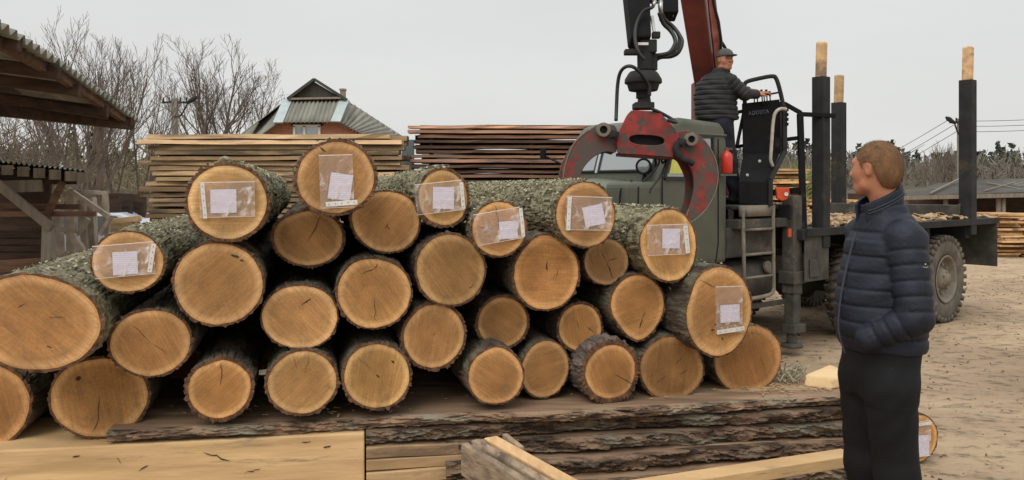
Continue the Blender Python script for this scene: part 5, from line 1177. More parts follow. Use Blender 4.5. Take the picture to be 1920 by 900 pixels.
m.build('hose_fitting', M['chrome'], ob, smooth=True)
m = MB(); m.tube([P(1222, 30, 6.25), P(1228, 68, 6.22)], [.014, .012], 8); m.build('cylinder_rod', M['chrome'], ob); m = MB(); m.box(P(1230, 66, 6.2), (.06, .06, .05)); m.build('linkage', M['steel'], ob, bevel=.006); m = MB(); m.box(P(1184, 98, 6.2), (.11, .09, .04)); m.build('link_pin', M['steel'], ob, bevel=.006)
m = MB(); m.box(P(1214, 88, 6.25), (.13, .12, .10)); m.tube([P(1209, 80, 6.25), P(1210, 132, 6.25)], .062, 14); m.tube([P(1226, 100, 6.25), P(1226, 132, 6.25)], .03, 8); lk = cp(m, 'boom_link', 'steel', .008, False)
m = MB(); m.box(P(1206, 82, 6.16), (.08, .006, .02)); m.build('link_gap_plate', M['white'], lk)

# grapple
GD = 6.2
grap = thing('log_grapple', 'red scuffed log grapple with curved steel jaws hanging in front of the truck cab', 'grapple', P(1210, 150, GD))
def gp(m, name, ml, bevel=.006, smooth=False, par=grap, seg=2): return m.build(name, M[ml], par, smooth=smooth, bevel=bevel, local=(par is not grap), seg=seg)
m = MB(); m.lathe(P(1206, 180, GD), (0, 0, 1), [(-.02, .0), (-.02, .055), (.03, .055), (.04, .11), (.09, .125), (.10, .14), (.115, .145), (.12, .13), (.125, .10)], 32)
m.lathe(P(1206, 156, GD), (0, 0, 1), [(-.01, .125), (.0, .145), (.03, .142), (.075, .115), (.09, .10), (.09, 0)], 32); ro = gp(m, 'rotator', 'steel', .004, True)
m = MB(); m.tube([P(1208, 178, GD), P(1208, 204, GD)], [.045, .06], 16); m.box(P(1206, 199, GD), (.15, .16, .05)); gp(m, 'swivel', 'steel', .008)
def gpoly(pts, d0, th): return [P(x, y, d0) for x, y in pts], Vector((0, th, 0))
def smoothpoly(pts, n=3):
    v = [Vector((x, y, 0)) for x, y in pts]; N_ = len(v); o = []
    for i in range(N_):
        a, b, c, d = v[i - 1], v[i], v[(i + 1) % N_], v[(i + 2) % N_]
        for k in range(n):
            t = k / n; q = .5 * ((2 * b) + (c - a) * t + (2 * a - 5 * b + 4 * c - d) * t * t + (3 * b - a - 3 * c + d) * t ** 3); o.append((q.x, q.y))
    return o
# body: front and back plates with slot
def plate_with_slot(d0, th):
    outer = [(1158, 288), (1156, 268), (1162, 244), (1176, 215), (1185, 206), (1236, 209), (1247, 220), (1266, 242), (1274, 252), (1271, 275), (1262, 295), (1210, 291)]
    m = MB(); NO = 64; cx, cy = 1213, 262.5; v = []
    import bisect
    # radial sampling of the outer polygon
    def ray(an):
        dx, dy = math.cos(an), math.sin(an); best = 0
        for i in range(len(outer)):
            (x1, y1), (x2, y2) = outer[i], outer[(i + 1) % len(outer)]; ex, ey = x2 - x1, y2 - y1; den = dx * ey - dy * ex
            if abs(den) < 1e-9: continue
            t = ((x1 - cx) * ey - (y1 - cy) * ex) / den; s = ((x1 - cx) * dy - (y1 - cy) * dx) / den
            if t > 0 and -1e-6 <= s <= 1 + 1e-6: best = max(best, t)
        return cx + dx * best, cy + dy * best
    for k in range(NO):
        an = 2 * math.pi * k / NO; ox, oy = ray(an); 
        ix = cx + 33 * math.copysign(abs(math.cos(an)) ** .8, math.cos(an)); iy = cy + 9.5 * math.copysign(abs(math.sin(an)) ** .8, math.sin(an)) + (ix - cx) * .06
        for (x, y) in ((ox, oy), (ix, iy)):
            p = P(x, y, d0); v += [p, p + Vector((0, th, 0))]
    m.v = [tuple(p) for p in v]
    for k in range(NO):
        a = k * 4; b = ((k + 1) % NO) * 4
        m.f += [(a, b, b + 2, a + 2), (a + 1, a + 3, b + 3, b + 1), (a, a + 1, b + 1, b), (a + 2, b + 2, b + 3, a + 3)]
    return m
bd = gp(plate_with_slot(GD - .10, .025), 'body_plate', 'red', .004); gp(plate_with_slot(GD + .10, .025), 'body_plate', 'red', .004)
m = MB(); m.prism([P(1160, 286, GD - .074), P(1262, 293, GD - .074), P(1262, 299, GD - .074), P(1160, 292, GD - .074)], (0, .17, 0)); gp(m, 'cylinder_housing', 'redboom', .004)
m = MB(); m.prism([P(1172, 248, GD - .04), P(1256, 248, GD - .04), P(1256, 284, GD - .04), P(1172, 284, GD - .04)], (0, .05, 0)); gp(m, 'slot_shade_plate', 'dark', 0)  # added black plate, its colour stands in for shade inside the slot
LA = [(1156, 240), (1140, 233), (1126, 231), (1104, 244), (1080, 264), (1066, 290), (1058, 318), (1056, 346), (1062, 372), (1076, 396), (1092, 410), (1100, 408), (1092, 392), (1086, 370), (1086, 345), (1091, 322), (1103, 304), (1122, 289), (1140, 284), (1156, 284)]
RA = [(1266, 252), (1286, 244), (1306, 250), (1322, 264), (1336, 286), (1345, 312), (1346, 338), (1340, 364), (1324, 392), (1300, 414), (1290, 412), (1288, 402), (1294, 386), (1300, 362), (1301, 338), (1296, 318), (1284, 300), (1268, 292), (1258, 286)]
LAin = [(1150, 284), (1120, 288), (1103, 304), (1091, 322), (1086, 345), (1086, 370), (1092, 392), (1100, 408)]
for nm, poly, s in (('left', LA, -1), ('right', RA, 1)):
    m = MB(); pp = smoothpoly(poly, 3); m.prism([P(x, y, GD - .062) for x, y in pp], (0, .03, 0)); a_ = gp(m, 'jaw', 'redworn', .005)
    sh = -9 if s < 0 else -16
    m = MB(); m.prism([P(x + sh * min(1, max(0, (y - 240) / 70)) * (1 if y < 395 else .3), y + 3, GD + .10) for x, y in pp], (0, .03, 0)); m.build('rear_jaw_plate', M['redworn'], a_, bevel=.005)
    # web plate between the two sides along the outer edge
    m = MB(); K = [(x, y) for x, y in (poly[3:10] if s < 0 else poly[2:9])]
    for i, (x, y) in enumerate(K): sx = sh * min(1, max(0, (y - 240) / 70)); m.v += [tuple(P(x + 2 * -s * (1 if s > 0 else -1) * 0 + (3 if s < 0 else -3), y, GD - .032)), tuple(P(x + sx + (3 if s < 0 else -3), y + 3, GD + .10))]
    for i in range(len(K) - 1): m.f.append((2 * i, 2 * i + 1, 2 * i + 3, 2 * i + 2))
    o = m.build('jaw_web', M['redboom'], a_); s_ = o.modifiers.new('s', 'SOLIDIFY'); s_.thickness = .01
    e = MB(); ed = [Vector(P(x, y, GD - .064)) for x, y in (smoothpoly(poly, 3)[9:33] if s < 0 else smoothpoly(poly, 3)[9:36])]; e.tube(ed, .0045, 5); e.build('worn_edge', M['rim'], a_)
for (x, y, r_) in ((1132, 243, .055), (1297, 261, .05)):
    m = MB(); m.lathe(P(x, y, GD - .13), (0, 1, 0), [(0, r_ * .55), (0, r_), (.29, r_), (.29, r_ * .55), (.0, r_ * .55)], 24); b_ = gp(m, 'pivot_bush', 'rim', .003, True)
    m = MB(); m.lathe(P(x, y, GD - .10), (0, 1, 0), [(0, 0), (0, r_ * .55)], 20); m.build('pivot_bore', M['dark'], b_)
for (x, y) in ((1152, 253), (1277, 267)):
    m = MB(); m.box(P(x, y, GD - .13), (.06, .05, .065), ry=R(20)); m.lathe(P(x, y, GD - .155), (0, -1, 0), [(0, .022), (.01, .022), (.01, .0)], 12); gp(m, 'pin_lug', 'steel', .008)
m = MB(); m.tube(catmull([P(1272, 268, GD - .13), P(1268, 280, GD - .13), P(1276, 296, GD - .13), P(1290, 302, GD - .12), P(1300, 307, GD - .11)], 6), [.03] * 12 + [.024] * 13, 10); gp(m, 'link_arm', 'steel', 0, True)
# hoses
H1 = [([(1240, 22), (1246, 36), (1262, 50), (1274, 66), (1279, 80), (1272, 98), (1258, 106), (1238, 108), (1228, 116), (1226, 130)], .016, 6.3),
      ([(1236, 24), (1244, 44), (1256, 56), (1264, 68), (1266, 82), (1256, 98), (1240, 103), (1218, 105)], .017, 6.25),
      ([(1238, 22), (1250, 42), (1268, 58), (1274, 76), (1266, 94), (1250, 103), (1222, 107)], .014, 6.35),
      ([(1223, 14), (1206, 22), (1194, 44), (1191, 70), (1196, 94), (1208, 112)], .014, 6.12),
      ([(1155, 226), (1156, 200), (1158, 160), (1163, 136), (1174, 125), (1188, 126), (1204, 140), (1216, 160), (1218, 180)], .014, 6.05),
      ([(1222, 204), (1240, 212), (1258, 222), (1268, 228), (1264, 229), (1252, 225)], .013, 6.08),
      ([(1234, 294), (1236, 305), (1228, 318), (1216, 330), (1206, 340)], .008, 6.15), ([(1240, 294), (1242, 306), (1250, 300), (1238, 330), (1222, 352), (1218, 362)], .008, 6.2), ([(1256, 296), (1248, 318), (1232, 340), (1220, 355)], .006, 6.15), ([(1228, 294), (1230, 310), (1226, 322)], .01, 6.2)]
for pts, r_, d_ in H1:
    m = MB(); m.tube(catmull([P(x, y, d_ + .04 * math.sin(i)) for i, (x, y) in enumerate(pts)], 6), r_, 8); gp(m, 'hydraulic_hose', 'rubber', 0, True)

# operator platform and control stand (parts of the crane)
PZ = P(0, 384, 8.95).z
def XP(px, d): return (px - HX) / F * d
m = MB(); pc = TM @ Vector((-.50, .75, 0)); m.box((pc.x, pc.y, PZ - .03), (.95, 1.0, .035), TA); cp(m, 'platform', 'steel', .006)
for (lx, ly) in ((-.95, .3), (-.05, .3), (-.95, 1.2), (-.05, 1.2)): q = TM @ Vector((lx, ly, 0)); m = MB(); m.beam((q.x, q.y, PZ - .04), (q.x, q.y, GZ + 1.4), .06, .06, up=(0, 1, 0)); cp(m, 'platform_leg', 'steel', .006)
def quadplate(pts, th, nm, ml='black'):
    m = MB(); m.prism(pts, (.0, th, 0)); return cp(m, nm, ml, .006)
pa = quadplate([P(1392, 194, 9.0), P(1462, 186, 9.15), P(1464, 288, 9.15), P(1394, 290, 9.0)], .03, 'control_panel')
quadplate([P(1394, 289, 8.99), P(1462, 287, 9.14), P(1440, 342, 8.75), P(1386, 340, 8.65)], .025, 'foot_guard')
quadplate([P(1386, 340, 8.64), P(1440, 342, 8.74), P(1440, 384, 8.74), P(1386, 382, 8.64)], .025, 'foot_guard')
quadplate([P(1462, 190, 9.16), P(1474, 200, 9.5), P(1474, 290, 9.5), P(1463, 288, 9.16)], .02, 'side_guard')
WBc = lambda a, b, w_=.04, nm='stand_frame', ml='steel': cp(MB().beam(a, b, w_, w_, up=(0, 1, 0)), nm, ml, .006)
WBc(P(1471, 200, 9.1), P(1471, 285, 9.1), .05); WBc(P(1471, 284, 9.1), P(1444, 338, 8.75), .05); WBc(P(1444, 337, 8.75), P(1444, 386, 8.75), .05)
WBc(P(1397, 200, 9.1), P(1382, 272, 9.1), .035); WBc(P(1371, 212, 9.3), P(1397, 208, 9.3), .04); WBc(P(1378, 275, 9.3), P(1397, 273, 9.3), .04)
m = MB(); m.tube(catmull([P(1397, 212, 9.1), P(1396, 175, 9.1), P(1396, 160, 9.1), P(1401, 153, 9.1), P(1424, 147, 9.1), P(1447, 143, 9.1), P(1455, 147, 9.1), P(1462, 168, 9.1), P(1469, 200, 9.1), P(1471, 215, 9.1)], 5), .024, 10); cp(m, 'guard_hoop', 'steel', 0, True)
m = MB(); m.tube([P(1408, 183, 9.08), P(1462, 173, 9.08)], .011, 8); cp(m, 'lever_bar', 'steel', 0, True)
m = MB(); m.tube(catmull([P(1474, 205, 8.95), P(1464, 204, 8.93), P(1455, 210, 8.92), P(1450, 226, 8.92), P(1446, 280, 8.9), P(1445, 300, 8.9), P(1449, 312, 8.92)], 5), .019, 10); cp(m, 'handrail', 'handrail', 0, True)
for k, px in enumerate((1415, 1421, 1430, 1434, 1439, 1445)):
    m = MB(); m.tube([P(px, 196, 9.05), P(px - 2, 172 + (k % 2) * 3, 9.03)], .007, 6); m.tube([P(px - 2, 174 + (k % 2) * 3, 9.03), P(px - 2.5, 168 + (k % 2) * 3, 9.03)], [.013, .016], 8); cp(m, 'control_lever', 'steel', 0, True)
m = MB()
for k in range(4): m.box(P(1474, 206 + k * 9, 9.1), (.04, .06, .035))
cp(m, 'valve_bank', 'black', .004)
m = MB(); m.prism([P(1455, 352, 8.8), P(1480, 352, 8.8), P(1481, 362, 8.8), P(1476, 374, 8.8), P(1466, 377, 8.8), P(1457, 372, 8.8)], (0, .05, 0)); o = cp(m, 'orange_bracket', 'orange', .01)
m = MB(); m.lathe(P(1474, 364, 8.79), (0, -1, 0), [(0, .022), (.006, .022), (.006, .008), (.002, .0)], 16); m.build('bracket_bolt', M['white'], o)
for (x, y) in ((1424, 302), (1401, 328)):
    m = MB(); m.lathe(P(x, y, 8.86 if y < 310 else 8.69), (0, -1, 0), [(0, .016), (.008, .016), (.01, 0)], 12); m.build('guard_bolt', M['chrome'], crane, local=False)
# letters on the panel
try:
    cu = bpy.data.curves.new('panel_letters', 'FONT'); cu.body = 'ADDEGA'; cu.size = .062; cu.extrude = .001; cu.align_x = 'CENTER'; cu.align_y = 'CENTER'; cu.space_character = 1.12
    to = bpy.data.objects.new('panel_letters_tmp', cu); COL.objects.link(to)
    dg = bpy.context.evaluated_depsgraph_get(); me = bpy.data.meshes.new_from_object(to.evaluated_get(dg)); bpy.data.objects.remove(to)
    lt = link('panel_letters', me, M['blue_letters'], crane)
    cpt = P(1422, 211, 9.03); pv = (P(1462, 186, 9.15) - P(1392, 194, 9.0)); 
    mtx = Matrix.Translation(cpt + Vector((0, -.012, 0))) @ Matrix.Rotation(math.atan2(.15, pv.x), 4, 'Z') @ Matrix.Rotation(R(90), 4, 'X') @ Matrix.Rotation(R(7), 4, 'Z')
    lt.data.transform(PM[crane.name].inverted() @ mtx)
except Exception as ex: print('text', ex)

fe = thing('fire_extinguisher', 'small red fire extinguisher fixed behind the cab beside the crane operator', 'fire extinguisher', P(1362, 327, 8.35))
m = MB(); m.lathe(P(1363, 326, 8.35), (0, 0, 1), [(0, 0), (0, .05), (.01, .058), (.17, .058), (.20, .05), (.225, .035), (.235, .02), (.25, .02)], 20); m.build('cylinder', M['extred'], fe, smooth=True, local=False)
m = MB(); m.tube([P(1363, 283, 8.35), P(1363, 276, 8.35)], [.022, .014], 8); m.box(P(1366, 279, 8.35), (.08, .02, .02)); m.build('valve', M['brown_wood'], fe, local=False)
m = MB(); m.box(P(1363, 328, 8.36), (.17, .14, .02)); m.build('bracket', M['green'], fe, local=False); m = MB(); m.box(P(1360, 292, 8.40), (.16, .02, .05)); m.build('strap', M['green'], fe, local=False)

# ------------------------------------------------------------------ people (smooth distance fields turned into one surface)
class SDF:
    def __init__(s, lo, hi, h):
        s.lo = np.array(lo, float); s.h = h; s.n = np.ceil((np.array(hi) - s.lo) / h).astype(int) + 1
        s.ax = [s.lo[i] + h * np.arange(s.n[i]) for i in range(3)]; s.F = np.full(tuple(s.n), .2, np.float32)
    def sub(s, lo, hi, pad=.06):
        sl = []
        for i in range(3):
            a = int(max(0, math.floor((lo[i] - pad - s.lo[i]) / s.h))); b = int(min(s.n[i], math.ceil((hi[i] + pad - s.lo[i]) / s.h) + 1)); sl.append(slice(a, max(b, a)))
        sl = tuple(sl); X, Y, Z = np.meshgrid(s.ax[0][sl[0]], s.ax[1][sl[1]], s.ax[2][sl[2]], indexing='ij', sparse=True)
        return sl, X, Y, Z
    def mix(s, d, sl, k):
        a = s.F[sl]; h = np.clip(.5 + .5 * (a - d) / k, 0, 1); s.F[sl] = a * (1 - h) + d * h - k * h * (1 - h)
    def cone(s, a, b, ra, rb, k=.02, q=None):
        a = np.array(a, float); b = np.array(b, float); r = max(ra, rb)
        sl, X, Y, Z = s.sub(np.minimum(a, b) - r, np.maximum(a, b) + r)
        d = b - a; L2 = max((d * d).sum(), 1e-9)
        t = np.clip(((X - a[0]) * d[0] + (Y - a[1]) * d[1] + (Z - a[2]) * d[2]) / L2, 0, 1)
        D = np.sqrt((X - a[0] - t * d[0]) ** 2 + (Y - a[1] - t * d[1]) ** 2 + (Z - a[2] - t * d[2]) ** 2) - (ra + (rb - ra) * t)
        if q: D = D + q(t * math.sqrt(L2), X, Y, Z)
        s.mix(D.astype(np.float32), sl, k)
    def ell(s, c, r, k=.02, yaw=0, sub=False):
        m = max(r); c = np.array(c, float); sl, X, Y, Z = s.sub(c - m, c + m)
        x, y, z = X - c[0], Y - c[1], Z - c[2]; ca, sa = math.cos(yaw), math.sin(yaw); u = x * ca + y * sa; v = -x * sa + y * ca
        k0 = np.sqrt((u / r[0]) ** 2 + (v / r[1]) ** 2 + (z / r[2]) ** 2); k1 = np.sqrt((u / r[0] ** 2) ** 2 + (v / r[1] ** 2) ** 2 + (z / r[2] ** 2) ** 2) + 1e-6
        D = (k0 * (k0 - 1) / k1).astype(np.float32)
        if sub:
            a = s.F[sl]; D = -D; h = np.clip(.5 - .5 * (a - D) / k, 0, 1); s.F[sl] = a * (1 - h) + D * h + k * h * (1 - h)
        else: s.mix(D, sl, k)
    def loft(s, rows, k=.03, yaw=0, q=None, p=2.3):
        """rows: (z, cx, cy, a, b)"""
        rows = sorted(rows); zs = np.array([r[0] for r in rows]); A = np.array(rows); m = max(A[:, 3].max(), A[:, 4].max())
        sl, X, Y, Z = s.sub([A[:, 1].min() - m, A[:, 2].min() - m, zs[0]], [A[:, 1].max() + m, A[:, 2].max() + m, zs[-1]])
        cx, cy, a, b = [np.interp(Z, zs, A[:, i]) for i in (1, 2, 3, 4)]
        x, y = X - cx, Y - cy; ca, sa = math.cos(yaw), math.sin(yaw); u = x * ca + y * sa; v = -x * sa + y * ca
        D = ((np.abs(u / a) ** p + np.abs(v / b) ** p) ** (1 / p) - 1) * np.minimum(a, b)
        D = np.maximum(D, np.maximum(zs[0] - Z, Z - zs[-1]))
        if q: D = D + q(Z, X, Y, Z)
        s.mix(D.astype(np.float32), sl, k)
    def cut(s, fn):
        X, Y, Z = np.meshgrid(*s.ax, indexing='ij', sparse=True); s.F = np.maximum(s.F, fn(X, Y, Z).astype(np.float32))
    def mesh(s):
        Fv = s.F.copy(); Fv[0] = Fv[-1] = .2; Fv[:, 0] = Fv[:, -1] = .2; Fv[:, :, 0] = Fv[:, :, -1] = .2
        ins = Fv < 0; nx, ny, nz = Fv.shape; cn = np.zeros((nx - 1, ny - 1, nz - 1), np.int8)
        C = [(i, j, k) for i in (0, 1) for j in (0, 1) for k in (0, 1)]
        for (i, j, k) in C: cn += ins[i:nx - 1 + i, j:ny - 1 + j, k:nz - 1 + k]
        act = (cn > 0) & (cn < 8); idx = np.argwhere(act); vid = -np.ones(act.shape, np.int64); vid[act] = np.arange(len(idx))
        pos = np.zeros((len(idx), 3)); cnt = np.zeros(len(idx))
        for (i, j, k) in C:
            for ax in range(3):
                o = [i, j, k]
                if o[ax] == 1: continue
                e = o[:]; e[ax] = 1
                a = Fv[idx[:, 0] + o[0], idx[:, 1] + o[1], idx[:, 2] + o[2]]; b = Fv[idx[:, 0] + e[0], idx[:, 1] + e[1], idx[:, 2] + e[2]]
                c = (a < 0) != (b < 0); t = np.where(c, a / np.where(c, a - b, 1), 0); p = np.tile(np.array(o, float), (len(idx), 1)); p[:, ax] += t
                pos[c] += p[c]; cnt[c] += 1
        V = s.lo + (idx + pos / cnt[:, None]) * s.h; faces = []
        for ax in range(3):
            sh = [nx, ny, nz]; a = [slice(1, sh[i] - 1) for i in range(3)]; b = a[:]; a[ax] = slice(0, sh[ax] - 1); b[ax] = slice(1, sh[ax])
            A = ins[tuple(a)]; B = ins[tuple(b)]; e = np.argwhere(A != B); sg = A[tuple(e.T)]
            e2 = e + np.array([0 if i == ax else 1 for i in range(3)]); u, v = [(1, 2), (2, 0), (0, 1)][ax]
            def cell(du, dv): q = e2.copy(); q[:, u] -= du; q[:, v] -= dv; return vid[q[:, 0], q[:, 1], q[:, 2]]
            Q = np.stack([cell(1, 1), cell(0, 1), cell(0, 0), cell(1, 0)], 1); Q[~sg] = Q[~sg][:, ::-1]; faces.append(Q)
        return V, np.concatenate(faces)
def sdf_obj(name, parts, ml, parent):
    vs = []; fs = []
    for S in parts:
        V, Q = S.mesh(); o = len(vs); vs += V.tolist(); fs += (Q + o).tolist()
    me = bpy.data.meshes.new(name); me.from_pydata(vs, [], fs); me.update()
    o = link(name, me, M[ml], parent, smooth=True); sm_ = o.modifiers.new('sm', 'SMOOTH'); sm_.iterations = 2; sm_.factor = .5; return o
def rz(p, a): c, s = math.cos(a), math.sin(a); return np.array((p[0] * c - p[1] * s, p[0] * s + p[1] * c, p[2]))
def head(S, c, yaw, sc=1.0, neck=None):
    c = np.array(c, float); f = lambda x, y, z: c + rz((x * sc, y * sc, z * sc), yaw); r = lambda *a: tuple(v * sc for v in a)
    S.ell(f(-.010, 0, .018), r(.096, .076, .097), .02, yaw); S.ell(f(.035, 0, -.03), r(.060, .058, .078), .03, yaw)
    S.ell(f(.060, 0, -.093), r(.027, .030, .022), .03, yaw); S.cone(f(.02, -.045, -.08), f(.055, -.02, -.098), .022 * sc, .02 * sc, .025); S.cone(f(.02, .045, -.08), f(.055, .02, -.098), .022 * sc, .02 * sc, .025)
    S.cone(f(.078, -.032, .024), f(.078, .032, .024), .013 * sc, .013 * sc, .018)
    S.cone(f(.088, 0, .012), f(.107, 0, -.028), .008 * sc, .0125 * sc, .012); 
    for y in (-1, 1):
        S.ell(f(.100, .013 * y, -.032), r(.012, .008, .009), .008, yaw); S.ell(f(.052, .036 * y, -.03), r(.03, .026, .03), .02, yaw)
        S.ell(f(-.008, .076 * y, -.008), r(.017, .009, .032), .006, yaw + .35 * y); S.ell(f(-.002, .084 * y, -.006), r(.009, .005, .019), .004, yaw, sub=True)
    for y in (-1, 1): S.ell(f(.094, .032 * y, .004), r(.013, .017, .010), .012, yaw, sub=True)
    S.cone(f(.088, -.019, -.058), f(.088, .019, -.058), .0075 * sc, .0075 * sc, .008); S.cone(f(.086, -.015, -.070), f(.086, .015, -.070), .0085 * sc, .0085 * sc, .008)
    S.cone(f(-.025, 0, -.06), neck if neck is not None else f(-.045, 0, -.20), .056 * sc, .066 * sc, .03)
    return f
def hand(S, wrist, d, up, curl=.5, sc=1.0, side=1):
    """palm and five separate curled fingers; d = pointing direction, up = back-of-hand normal"""
    w_ = np.array(wrist, float); d = np.array(d, float); d /= np.linalg.norm(d); up = np.array(up, float); up -= d * (up @ d); up /= np.linalg.norm(up); x = np.cross(d, up) * side
    P_ = lambda a, b, c: w_ + (d * a + x * b + up * c) * sc
    S.cone(P_(-.03, 0, 0), P_(.02, 0, 0), .024 * sc, .026 * sc, .01)
    for k, b in enumerate((-.026, -.009, .009, .026)): S.cone(P_(.01, b * .7, 0), P_(.085 - abs(b + .005) * .2, b, 0), .015 * sc, .011 * sc, .012)
    for k, (b, L) in enumerate(((-.028, .058), (-.0095, .072), (.0095, .078), (.028, .070))):
        p = P_(.085, b, 0); an = 0
        for s_ in range(3):
            an += curl * (.5 if s_ == 0 else 1); l = L * (.45, .32, .23)[s_] * sc; q = p + (d * math.cos(an) - up * math.sin(an)) * l
            S.cone(p, q, (.0095, .0085, .0078)[s_] * sc, (.0088, .008, .007)[s_] * sc, .003); p = q
    p = P_(.02, .03, -.005); q = P_(.05, .052, -.015); r = P_(.078, .056, -.028); S.cone(p, q, .014 * sc, .0115 * sc, .006); S.cone(q, r, .0105 * sc, .0085 * sc, .004)
def quilt(pitch, amp, ph=0):
    def f(t, X, Y, Z):
        u = (t + ph) / pitch; d = np.abs(u - np.round(u)) * pitch
        return amp * np.exp(-(d / .0055) ** 2) - amp * .12 * np.abs(np.sin(np.pi * u))
    return f
def wr(amp, f=14, ph=0): return lambda t, X, Y, Z: amp * (np.sin(f * X + 1.3 * f * Z + ph) * np.sin(f * .8 * Y - f * .9 * Z + 1.7 + ph) + .6 * np.sin(2.3 * f * Z + f * X * 1.5 + ph))
def comb(*fs): return lambda t, X, Y, Z: sum(f(t, X, Y, Z) for f in fs)

# man in the foreground: x = forward (towards photo left), y = his left (towards the camera)
MBX = P(1651, 0, 3.2); man = thing('person', 'sandy-haired man in quilted navy jacket and black trousers, standing with hand in pocket', 'person', (MBX.x, 3.2, 0), R(186))
HYW = R(-58); HC = (.022, .0, 1.757); HS = .90
hs = SDF((-.16, -.16, 1.40), (.18, .17, 1.90), .004); hf = head(hs, HC, HYW, HS, neck=(-.03, .0, 1.56))
bs = SDF((-.36, -.42, -.02), (.36, .42, 1.56), .009)
bs.loft([(.90, 0, 0, .07, .11), (1.05, .0, 0, .09, .12), (1.3, 0, 0, .10, .13), (1.45, -.02, 0, .09, .13), (1.54, -.03, 0, .06, .07)])
for s_ in (1, -1):
    bs.cone((-.02, .15 * s_, 1.45), (-.02, .20 * s_, 1.19), .05, .042); bs.cone((-.02, .20 * s_, 1.19), (.03, .08 * s_, 1.13), .038, .028)
    hx = (.02, .02)[s_ < 0]; kx = (-.02, .0)[s_ < 0]; ax_ = (-.12, -.02)[s_ < 0]
    bs.cone((hx, .08 * s_, .90), (kx, .09 * s_, .52), .066, .052); bs.cone((kx, .1 * s_, .52), (ax_, .1 * s_, .10), .052, .035); bs.cone((ax_, .1 * s_, .06), (ax_ + .15, .1 * s_, .04), .035, .03)
hnd = SDF((-.06, -.24, .88), (.2, .24, 1.2), .005)
for s_ in (1, -1): hand(hnd, (.03, .07 * s_, 1.14), (.15, -.10 * s_, -.9), (0, s_, .1), .45, .85, s_)
body = sdf_obj('body', [hs, bs, hnd], 'skin', man)
# hair
hr = SDF((-.16, -.15, 1.58), (.16, .16, 1.90), .004); fh = lambda x, y, z: np.array(HC) + rz((x, y, z), HYW)
hr.ell(fh(-.012, 0, .016), (.0895, .0725, .091), .02, HYW); hr.ell(fh(-.040, 0, -.025), (.062, .062, .072), .03, HYW)
def haircut(X, Y, Z):
    x, y, z = X - HC[0], Y - HC[1], Z - HC[2]; ca, sa = math.cos(-HYW), math.sin(-HYW); u = x * ca - y * sa; v = x * sa + y * ca
    line = np.where(u > .018, -.012 + (u - .018) * 1.6, np.where(u > -.02, .018, .018 + (u + .02) * 3.2))
    line = line + .004 * np.sin(u * 300 + v * 170) + .003 * np.sin(z * 420 + v * 300)
    line = np.maximum(line, -.095)
    return np.maximum(line - z + .008 * np.sin(v * 90) * 0, -( .2 ))
hr.cut(haircut)
hob = sdf_obj('hair', [hr], 'hair', man)
def strands(hob, c, yaw, n, L, seed):
    rnd = random.Random(seed); me = hob.data; m = MB(); c = Vector(c); back = Vector(rz((-1, 0, -.55), yaw)).normalized(); P2 = [p for p in me.polygons if (p.center - c).dot(p.normal) > 0]
    for k in range(n):
        p = P2[rnd.randrange(len(P2))]; nn = p.normal; q = p.center + Vector((rnd.gauss(0, .002), rnd.gauss(0, .002), rnd.gauss(0, .002)))
        dd = (back - nn * back.dot(nn)).normalized() + Vector((rnd.gauss(0, .09), rnd.gauss(0, .09), rnd.gauss(0, .09))); dd.normalize()
        e = q + (dd + nn * rnd.uniform(.02, .16)) * L * rnd.uniform(.6, 1.2); s_ = nn.cross(dd).normalized() * .0006
        m.add([q - s_, q + s_, e], [(0, 1, 2)])
    return m.build('hair_strands', M['hair'], hob)
strands(hob, HC, HYW, 14000, .013, 1)
for y in (-1, 1):
    c_ = hf(.083, .032 * y, .004); m = MB(); m.lathe(c_ - rz((.011, 0, 0), HYW), rz((1, 0, 0), HYW), [(.011 * math.sin(a), .011 * math.cos(a)) for a in [i * math.pi / 12 for i in range(-6, 7)]], 14); eo = m.build('eye', M['eyewhite'], man, smooth=True)
    m = MB(); m.lathe(c_ + rz((-.0005, 0, 0), HYW), rz((1, 0, 0), HYW), [(0, .0052), (.0012, 0)], 12); m.build('iris', M['dark'], eo)
# jacket
Q1 = comb(quilt(.064, .0068), wr(.0028, 26)); 
jk = SDF((-.33, -.40, .98), (.32, .40, 1.76), .0055)
jk.loft([(1.035, -.01, 0, .144, .165), (1.05, -.008, 0, .152, .17), (1.09, .0, 0, .162, .17), (1.18, .006, 0, .164, .165), (1.28, .002, 0, .158, .165), (1.38, -.010, 0, .143, .165), (1.46, -.02, 0, .126, .16)], q=Q1)
jk.loft([(1.43, -.02, 0, .128, .165), (1.50, -.026, 0, .115, .150), (1.545, -.022, 0, .102, .125), (1.585, -.012, 0, .088, .09), (1.61, -.008, 0, .082, .082)], k=.04, q=comb(quilt(.075, .005), wr(.003, 12)))
QA = comb(quilt(.058, .0062, .01), wr(.0035, 26, 1))
for s_ in (1, -1):
    ex, wx = ((-.01, .13), (-.05, .03))[s_ < 0]; jk.cone((-.015, .145 * s_, 1.478), (ex, .212 * s_, 1.19), .078, .066, .012, q=QA); jk.cone((ex, .212 * s_, 1.19), (wx - .01, .125 * s_, 1.10), .066, .050, .012, q=comb(quilt(.05, .006), wr(.005, 24, 2)))
def pocket(X, Y, Z): return -np.ones_like(X + Y + Z)
col_ = SDF((-.20, -.16, 1.50), (.18, .16, 1.78), .0045)
col_.loft([(1.52, -.012, 0, .096, .09), (1.60, .004, 0, .090, .080), (1.72, .012, 0, .088, .075)], q=None)
col_.cut(lambda X, Y, Z: -(((X - .008) / .074) ** 2 + (Y / .062) ** 2 - 1) * .06 + 0 * Z)
col_.cut(lambda X, Y, Z: (Z - 1.655 + .50 * X + 0 * Y) * .85)
